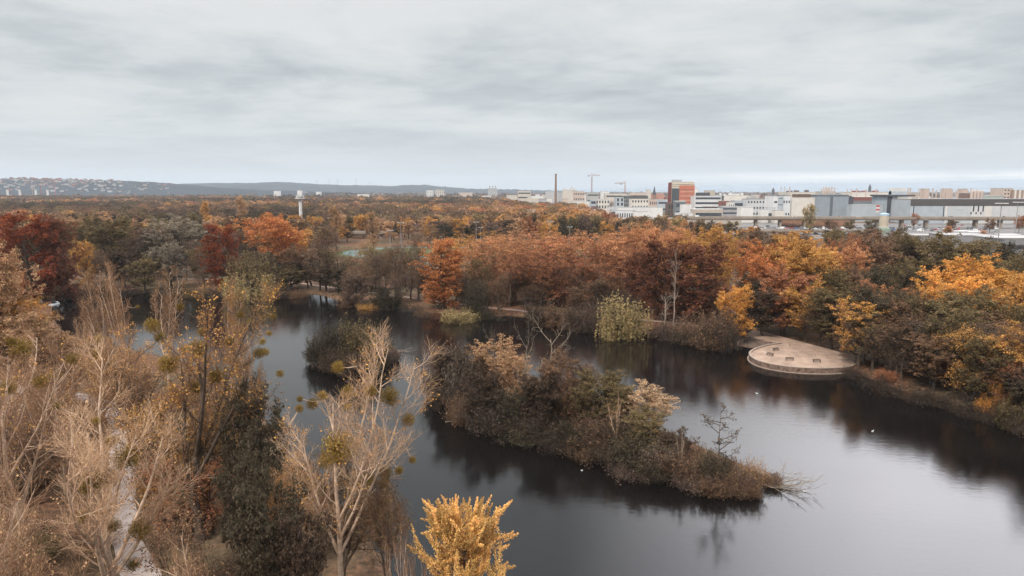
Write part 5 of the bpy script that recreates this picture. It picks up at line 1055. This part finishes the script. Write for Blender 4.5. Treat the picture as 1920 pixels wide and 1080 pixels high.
t = thing('embankment_wall', (*AT(1460, 414, 775)[:2], GZ), 'rusty brown wall beneath the viaduct', 'wall'); wl = AT(1600, 414, 775)[0]-AT(1460, 414, 775)[0]; MB().box(0, wl, 0, 1, -.5, zv-GZ-3.2).build('wall', bmat((.36, .20, .13)), t); MB().box(-.2, wl+.2, -.2, 1.2, zv-GZ-3.2, zv-GZ-2.9).build('coping', CONC, t)
t = thing('embankment_wall', (*AT(1285, 415, 745)[:2], GZ), 'pale retaining wall under the left end of the viaduct', 'wall'); wl = AT(1390, 414, 745)[0]-AT(1285, 414, 745)[0]; MB().box(0, wl, 0, 1, -.5, zv-GZ-2.0).build('wall', bmat(BEI), t); MB().box(-.2, wl+.2, -.2, 1.2, zv-GZ-2.0, zv-GZ-1.7).build('coping', CONC, t)
# near flat-roofed stores on the right
gy = 'flat-roofed stores before the car park'
W_(1790, 1872, 441, 470, 26, (.30, .30, .31), 'flat grey-roofed store left of the high-mast lamp', roof=(.40, .39, .39), group=gy, name='store')
W_(1876, 1990, 446, 425, 22, (.27, .28, .29), 'flat grey store at the right edge with dark base', ('band', 1, 1, .25), roof=(.50, .49, .48), group=gy, name='store')
W_(1700, 1765, 441, 505, 16, (.30, .30, .30), 'low grey-roofed store behind the wood edge', roof=(.42, .40, .38), group=gy, name='store')
def canopy(pxa, pxb, y_, Y, label):
    xa, xb = AT(pxa, y_, Y)[0], AT(pxb, y_, Y)[0]; h = AT(960, y_, Y)[2]-GZ; w = xb-xa; t = thing('canopy', ((xa+xb)/2, Y, GZ), label, 'canopy', 'white canopies in the car park'); MB().box(-w/2, w/2, 0, 7, h-.35, h).build('roof', bmat((.8, .8, .8)), t)
    for sx_ in (-.42, .42):
        for y2 in (1, 6): MB().bar((w*sx_, y2, 0), (w*sx_, y2, h-.35), .12, 6).build('post', bmat(GRY), t)
canopy(1793, 1822, 433, 535, 'left white flat canopy in the car park'); canopy(1822, 1841, 434.5, 525, 'middle white flat canopy in the car park'); canopy(1877, 1915, 439.5, 500, 'right white flat canopy beside the camper')
# red and white sign mast
Y = 790; x = AT(1646, 390, Y)[0]; zt = AT(960, 386, Y)[2]; t = thing('sign_mast', (x, Y, GZ), 'red and white striped sign post behind the viaduct', 'sign'); MB().bar((0, 0, 0), (0, 0, zt), .25, 6).build('pole', bmat(GRY), t)
for i in range(4): MB().box(-1.8, 1.8, -.4, .4, zt-2-i*2.0, zt-.2-i*2.0).build('panel', bmat((.55, .08, .07) if i % 2 == 0 else WHT), t)
# cars
CG = {n_: mat('car_'+n_, c_, .3, .5, .04, 1) for n_, c_ in dict(white=(.8, .8, .8), black=(.03, .03, .035), silver=(.45, .46, .48), red=(.45, .04, .04), blue=(.07, .14, .32), grey=(.18, .19, .2)).items()}
TYRE = mat('tyre', (.03, .03, .03), .9, .1, .1, 1)
def car_meshes(van):
    out = [(-2.2, .35), (2.2, .35), (2.25, .8), (1.2, .95), (-1.95, 1.0), (-2.25, .8)] if not van else [(-2.6, .35), (2.6, .35), (2.65, 1.0), (2.0, 1.25), (1.5, 2.3), (-2.6, 2.35)]
    cab = [(-1.7, .98), (1.15, .93), (.45, 1.42), (-1.2, 1.45)] if not van else [(.7, 1.35), (1.9, 1.3), (1.52, 2.1), (.7, 2.15)]
    a = MB(); a.sideprism(out, -.88, .88); b = MB(); b.sideprism(cab, -.74 if not van else -.9, .74 if not van else .9); r_ = MB()
    if not van: r_.box(-1.12, .40, -.7, .7, 1.43, 1.5)
    else: r_.box(-2.5, 1.4, -.8, .8, 2.36, 2.42)
    ws_ = [MB() for _ in range(4)]
    for w_, (wx, wy) in zip(ws_, ((-1.4, -.85), (1.4, -.85), (-1.4, .85), (1.4, .85))): w_.bar((wx, wy-.1, .33), (wx, wy+.1, .33), .33, 12)
    return a, b, r_, ws_
CARP = {}
for van in (False, True):
    a, b, r_, ws_ = car_meshes(van)
    for cn, cm in CG.items():
        if van and cn in ('red', 'blue', 'black'): continue
        L_ = [('body', a.build('body', cm)), ('windows', b.build('windows', GLASS)), ('roof', r_.build('roof', cm))]+[('wheel', w_.build('wheel', TYRE)) for w_ in ws_]
        for _, o in L_: C.objects.unlink(o)
        CARP[(van, cn)] = [(n_, o.data) for n_, o in L_]
def car(x, y_, z, rz, cn, van, where, grp='parked cars', sc=1.0):
    t = thing('parked_car' if not van else 'parked_van', (x, y_, z), '', 'car' if not van else 'van', grp, rz); t.scale = (sc,)*3
    for n_, me in CARP[(van, cn)]: link(n_, me, t)
    lab = f"{cn} {'van' if van else 'car'} {where}"; t['label'] = lab; PLACED.append((t, lab, '', PX((x, y_, z))[0], False))
r = np.random.default_rng(44)
for Yr, p0, p1 in ((690, 1400, 1870), (702, 1400, 1870), (716, 1400, 1870), (730, 1390, 1870), (743, 1395, 1870), (785, 1400, 1650), (800, 1680, 1880)):
    x = AT(p0, 425, Yr)[0]; xe = AT(p1, 425, Yr)[0]
    while x < xe:
        if r.random() < .5:
            van = r.random() < .22; cn = str(r.choice(['white', 'silver', 'grey'] if van else ['white', 'white', 'silver', 'black', 'grey', 'blue', 'red']))
            car(x, Yr, GZ+.03, 1.57+r.uniform(-.5, .5) if r.random() < .6 else r.uniform(-.1, .1), cn, van, 'parked between ramp and viaduct' if (960+F*x/Yr) < 1650 else 'parked right of the round tower', sc=1.15)
        x += r.uniform(4.5, 9)
for p, Yr, cn, van in [(1308, 0, 'white', True), (1320, 0, 'silver', False), (1490, 0, 'white', False), (1560, 0, 'silver', False), (1610, 0, 'white', False), (1782, 0, 'white', False), (1785, 0, 'white', False), (1882, 0, 'grey', False), (1580, 0, 'silver', False), (1360, 0, 'silver', False)]:
    x = AT(p, 405, 764)[0]; car(x, 764+r.uniform(-1, 1), zv+.03, vang, cn, van, 'driving on the viaduct', 'cars on the viaduct')
t = thing('camper_van', (*AT(1901, 431, 560)[:2], GZ+.03), 'white camper van behind the right white canopy', 'van', None, .0)
b = MB(); b.sideprism([(-4.2, .5), (4.2, .5), (4.4, 1.6), (3.2, 2.2), (3.6, 3.3), (-4.2, 3.4)], -1.15, 1.15); b.build('body', CG['white'], t); MB().box(3.3, 4.0, -1.0, 1.0, 1.7, 2.3).build('windscreen', GLASS, t); MB().box(-2.2, -1.0, -1.2, -1.1, 1.9, 2.6).build('window', GLASS, t); MB().box(.6, 1.8, -1.2, -1.1, 1.9, 2.6).build('window', GLASS, t)
for wx in (-2.5, 2.7):
    for wy in (-1.1, 1.1): MB().bar((wx, wy-.12, .42), (wx, wy+.12, .42), .42, 12).build('wheel', TYRE, t)
t.scale = (1.2,)*3

# ------------------------------------------------------------------ running track
TEAL = mat('track_turquoise', (.115, .155, .15), .8, .2, .1, .2)
def oval(rx, ry, n=40):
    o = []
    for i in range(n):
        a = 2*math.pi*i/n; o.append((TRK[0]+math.copysign(rx-ry, math.cos(a))*(abs(math.cos(a)) > 1e-9)+ry*math.cos(a), TRK[1]+ry*math.sin(a)))
    return o
sheet('lawn', oval(93, 48), GZ+.02, mat('lawn', (.10, .105, .05), .95, .1, .2, .1))
ou, inn = oval(88, 43), oval(79, 34); v = [(p[0], p[1], GZ+.04) for p in ou+inn]; n = len(ou)
me = bpy.data.meshes.new('running_track'); me.from_pydata(v, [], [(i, (i+1) % n, n+(i+1) % n, n+i) for i in range(n)]); me.materials.append(TEAL); tag(link('running_track', me), kind='structure')

# ------------------------------------------------------------------ terrace
SAND = mat('terrace_sand', (.30, .215, .165), .95, .1, .12, .35, col2=(.44, .32, .25)); STONE = mat('sandstone', (.13, .088, .07), .85, .2, .35, 1.2, bump=.4, col2=(.27, .19, .15)); COPE = mat('coping_stone', (.33, .255, .21), .85, .2, .2, .8); STEPM = mat('step_stone', (.17, .13, .11), .9, .2, .2, 1)
TZ = 1.15
edge = [G(*q, TZ)[:2] for q in [(1466, 644), (1440, 648), (1416, 655), (1406, 663), (1412, 672), (1430, 680), (1460, 686), (1495, 690), (1530, 691.5), (1565, 691), (1595, 688)]]
e2 = np.array(edge)
for _ in range(2):
    q = [e2[0]]
    for a_, b_ in zip(e2[:-1], e2[1:]): q += [0.75*a_+0.25*b_, 0.25*a_+0.75*b_]
    e2 = np.array(q+[e2[-1]])
back = [G(*q, TZ)[:2] for q in [(1620, 675), (1580, 661), (1530, 648), (1480, 635), (1440, 624), (1412, 618), (1402, 626), (1408, 631.5), (1435, 638)]]
t = thing('terrace', (float(e2[:, 0].mean()), float(e2[:, 1].mean()), 0), 'rounded sandy terrace with sandstone retaining wall on the pond', 'terrace'); o0 = np.array([e2[:, 0].mean(), e2[:, 1].mean()])
MB().prism([tuple(p-o0) for p in list(e2)+back], -.5, TZ).build('floor', SAND, t)
tg = norm(np.gradient(e2, axis=0)); nn = np.stack([tg[:, 1], -tg[:, 0]], 1)
if ((e2+nn-o0)**2).sum() < ((e2-nn-o0)**2).sum(): nn = -nn
def loopwall(i0, i1, z0, z1):
    a = e2+nn*i0-o0; b_ = e2+nn*i1-o0; mb = MB(); n = len(a)
    for L__, z in ((a, z0), (b_, z0), (b_, z1), (a, z1)): mb.v += [(p[0], p[1], z) for p in L__]
    for i in range(n-1):
        for k in range(4): kk = (k+1) % 4; mb.f.append((k*n+i, k*n+i+1, kk*n+i+1, kk*n+i))
    mb.f += [(0, n, 2*n, 3*n), (n-1, 4*n-1, 3*n-1, 2*n-1)]; return mb
loopwall(.003, .45, -.6, TZ+.16).build('retaining_wall', STONE, t); loopwall(-.05, .52, TZ+.163, TZ+.26).build('coping', COPE, t); loopwall(.503, .85, -.6, .14).build('foundation_ledge', COPE, t)
s0, s1, s2, s3 = [G(*q, .6)[:2] for q in [(1453, 654.5), (1385, 645), (1406, 634), (1463, 647.5)]]
for i in range(6):
    f0, f1 = i/6, (i+1)/6; a, b_ = s1+(s2-s1)*f0, s1+(s2-s1)*f1; c, d = s0+(s3-s0)*f1, s0+(s3-s0)*f0; MB().prism([tuple(q-o0) for q in (d, c, b_, a)], -.5, .14+i*.17).build('step', STEPM if i % 2 else STONE, t)
a = s1-o0; b_ = s2-o0; u = (b_-a)/np.hypot(*(b_-a)); nrm = np.array([-u[1], u[0]]); nrm = nrm if nrm[0] < 0 else -nrm
MB().prism([tuple(a), tuple(b_), tuple(b_+nrm*.5), tuple(a+nrm*.5)], -.5, 1.25).build('stair_cheek', COPE, t)
BW = mat('bench_wood', (.09, .06, .045), .8, .2, .3, 2); BI = mat('bench_iron', (.04, .04, .045), .6, .4, .1, 2)
def bench(px, py, rz, label):
    g = G(px, py, TZ); t = thing('park_bench', (g[0], g[1], TZ), label, 'bench', 'benches on the terrace', rz); t.scale = (.82,)*3; b = MB()
    for i in range(4): b.box(-1.15, 1.15, -.28+i*.14, -.17+i*.14, .43, .47)
    b.build('seat', BW, t); b = MB()
    for i in range(3): b.box(-1.15, 1.15, .27+i*.02, .31+i*.02, .55+i*.14, .65+i*.14)
    b.build('backrest', BW, t)
    for s_ in (-1.0, 1.0):
        b = MB(); b.box(s_-.04, s_+.04, -.28, -.2, 0, .42); b.box(s_-.04, s_+.04, .18, .26, 0, .95); b.box(s_-.04, s_+.04, -.28, .26, .62, .67); b.box(s_-.04, s_+.04, -.28, -.22, .42, .62); b.build('leg', BI, t)
bench(1455, 657.5, .45, 'bench nearest the steps on the sandy terrace'); bench(1443.5, 667, -1.0, 'bench turned sideways at the left curve of the terrace')
bench(1480.5, 676, -.18, 'bench at the front wall, left of the two long ones'); bench(1531.5, 679.5, 0.0, 'bench at the front wall farthest right on the terrace')
# bicycles and a lamp under the tree at the right of the terrace
g = G(1574, 660, TZ); t = thing('path_lamp', (g[0], g[1], TZ), 'small white globe lamp at the back edge of the terrace', 'lamp'); MB().bar((0, 0, 0), (0, 0, 3), .06, 8).build('pole', BI, t); MB().lathe([(.05, 3), (.22, 3.1), (.28, 3.3), (.2, 3.5), (.05, 3.55)], n=14).build('globe', bmat(WHT), t)
def bicycle(px, py, rz, label):
    g = G(px, py, TZ); t = thing('bicycle', (g[0], g[1], TZ), label, 'bicycle', 'bicycles on the terrace', rz)
    for s_ in (-.52, .52):
        b = MB()
        for i in range(16):
            a, c = 2*math.pi*i/16, 2*math.pi*(i+1)/16; b.bar((s_+.34*math.cos(a), 0, .35+.34*math.sin(a)), (s_+.34*math.cos(c), 0, .35+.34*math.sin(c)), .025, 5)
        b.build('wheel', TYRE, t)
    MB().bar((-.52, 0, .35), (-.1, 0, .3), .02, 6).bar((-.1, 0, .3), (-.2, 0, .85), .02, 6).bar((-.1, 0, .3), (.4, 0, .8), .02, 6).bar((-.18, 0, .8), (.4, 0, .85), .02, 6).bar((-.52, 0, .35), (-.18, 0, .78), .016, 6).build('frame', CG['red'], t)
    MB().bar((.52, 0, .35), (.38, 0, 1.0), .02, 6).build('fork', BI, t); MB().bar((.38, -.28, 1.02), (.38, .28, 1.02), .018, 6).build('handlebar', BI, t); MB().box(-.34, -.08, -.07, .07, .87, .93).build('saddle', BI, t)
bicycle(1577, 667, .3, 'bicycle leaning left among the pair under the bare terrace tree'); bicycle(1586, 672, -.4, 'bicycle right of its pair under the bare terrace tree')

# ------------------------------------------------------------------ moored boats at the left
g = G(74, 572, 0); t = thing('floating_pontoon', (g[0], g[1], 0), 'pale floating pontoon under the moored boats at far left', 'pontoon'); MB().box(-6, 6, -3.2, -.6, .05, .4).build('deck', bmat(WARM), t)
for x_ in (-4, 0, 4): MB().lathe([(.5, -.3), (.5, .048)], x_, -1.9, 12).build('float', bmat(GRY), t)
def boat(dx, dy, col, seatc, label, rz=1.57):
    t = thing('pedal_boat', (g[0]+dx, g[1]+dy, 0), label, 'boat', 'pedal boats moored at the far left', rz)
    for s_ in (-.7, .7): b = MB(); b.prism([(-1.6, s_-.28), (1.2, s_-.28), (1.8, s_), (1.2, s_+.28), (-1.6, s_+.28)], -.15, .45); b.build('hull', bmat(col), t)
    MB().box(-1.3, 1.1, -.45, .45, .25, .4).build('floor', bmat(col), t)
    for s_ in (-.45, .45):
        q = MB(); q.box(-.5, .2, s_-.3, s_+.3, .46, .8); q.box(-.6, -.48, s_-.3, s_+.3, .46, 1.35); q.build('seat', bmat(seatc), t)
    MB().box(.4, 1.2, -.6, .6, .46, .95).build('bow_cover', bmat(col), t)
for i, (c, sc_, lab) in enumerate([((.75, .75, .75), DKG, 'white pedal boat at the left end of the moored row'), ((.75, .75, .75), GRY, 'white pedal boat beside the red one, on its left'), ((.55, .06, .05), WHT, 'left one of the two red pedal boats'), ((.55, .06, .05), DKG, 'right one of the two red pedal boats'), ((.75, .75, .75), DKG, 'white pedal boat at the right end of the moored row')]):
    boat(-5+i*2.4, 1.6, c, sc_, lab)

# ------------------------------------------------------------------ water birds
def bird_mesh(col):
    b = []
    rings = [(-.36, .14, .015), (-.26, .15, .06), (-.1, .13, .12), (.08, .13, .125), (.2, .17, .075), (.25, .25, .045), (.28, .32, .045), (.33, .34, .05), (.40, .33, .03), (.47, .32, .008)]
    v = []; f = []; n = 10
    for i, (x_, z_, r_) in enumerate(rings):
        for k in range(n): a = 2*math.pi*k/n; v.append((x_, r_*1.05*math.cos(a), z_+r_*.85*math.sin(a)))
    for i in range(len(rings)-1):
        for k in range(n): k2 = (k+1) % n; f.append((i*n+k, i*n+k2, (i+1)*n+k2, (i+1)*n+k))
    f.append(tuple(range(n))); f.append(tuple((len(rings)-1)*n+k for k in range(n)))
    me = bpy.data.meshes.new('bird'); me.from_pydata(v, [], f); me.materials.append(mat('plumage_'+col, dict(dark=(.05, .04, .035), white=(.8, .8, .78))[col], .8, .2, .2, 8)); return me
DUCK, GULL = bird_mesh('dark'), bird_mesh('white')
for i, (p, q, d) in enumerate([(765, 650, 1), (775, 649, 1), (757, 653, 1), (768, 655, 1), (1120, 640, 1), (1290, 637, 0), (1268, 630, 0), (1419, 738, 0), (1091, 883, 0), (1508, 922, 0), (1636, 809, 0), (1844, 762, 0), (1407, 664, 0)]):
    gg = G(p, q, 0); t = link('duck' if d else 'gull', DUCK if d else GULL); t.location = (gg[0], gg[1], -.04); t.rotation_euler = (0, 0, i*1.3); t.scale = (.8,)*3
    lab = ('dark duck swimming near the small islet' if q > 645 else 'dark duck on the far water below the willow') if d else {1290: 'white gull right of the willow reflection', 1268: 'white gull close under the willow shore', 1419: 'white gull between large island and terrace', 1091: 'white gull in front of the large island', 1508: 'white gull beyond the large island tip', 1636: 'white gull in dark reflections at right', 1844: 'white gull at the right bank shrubs', 1106: 'white gull close before the large island shrubs', 1407: 'white gull at the foot of the terrace wall'}[p]
    tag(t, lab, 'bird', 'birds on the pond'); PLACED.append((t, lab, '', p, False))

# dry reeds and litter tufts along the waterline, uncountable
rg = np.random.default_rng(8); P_ = np.stack([rg.uniform(-200, 240, 60000), rg.uniform(40, 380, 60000)], 1); l = land(P_); P_ = P_[(l > .1) & (l < 2.6)]
n = min(len(P_), 9000); P_ = P_[:n]; zz_ = gz(P_); B0 = np.c_[P_, zz_]; hgt = rg.uniform(.3, 1.1, n); lean = rg.standard_normal((n, 2))*.25
wv_ = norm(np.c_[rg.standard_normal((n, 2)), np.zeros(n)])*.12; tp = B0+np.c_[lean, hgt]; v = np.stack([B0-wv_, B0+wv_, tp+wv_*.3, tp-wv_*.3], 1).reshape(-1, 3)
cl = np.array([PAL['brown'], PAL['olive'], PAL['darkbrown'], PAL['greybrown']])[rg.integers(0, 4, n)]
tag(link('bank_grass', mesh_np('bank_grass', v, np.arange(4*n).reshape(-1, 4), WOODM, np.repeat(np.c_[cl, np.ones(n)], 4, 0))), 'dry brown grass tufts along the pond edge', 'grass', kind='stuff')
finish_labels()

# ------------------------------------------------------------------ air
hm = bpy.data.materials.new('haze'); hm.use_nodes = True; t = hm.node_tree; t.nodes.clear(); pv = N(t, 'ShaderNodeVolumePrincipled'); pv.inputs['Color'].default_value = (.80, .90, 1.0, 1); pv.inputs['Density'].default_value = 5.0e-5; pv.inputs['Anisotropy'].default_value = 0.0
o = N(t, 'ShaderNodeOutputMaterial'); t.links.new(pv.outputs[0], o.inputs['Volume'])
hb = MB().box(-26000, 26000, -1000, 26500, -4, 520).build('haze', hm); tag(hb, kind='stuff')
S.cycles.volume_bounces = 0; S.cycles.max_bounces = 6; S.cycles.diffuse_bounces = 3; S.cycles.transmission_bounces = 2
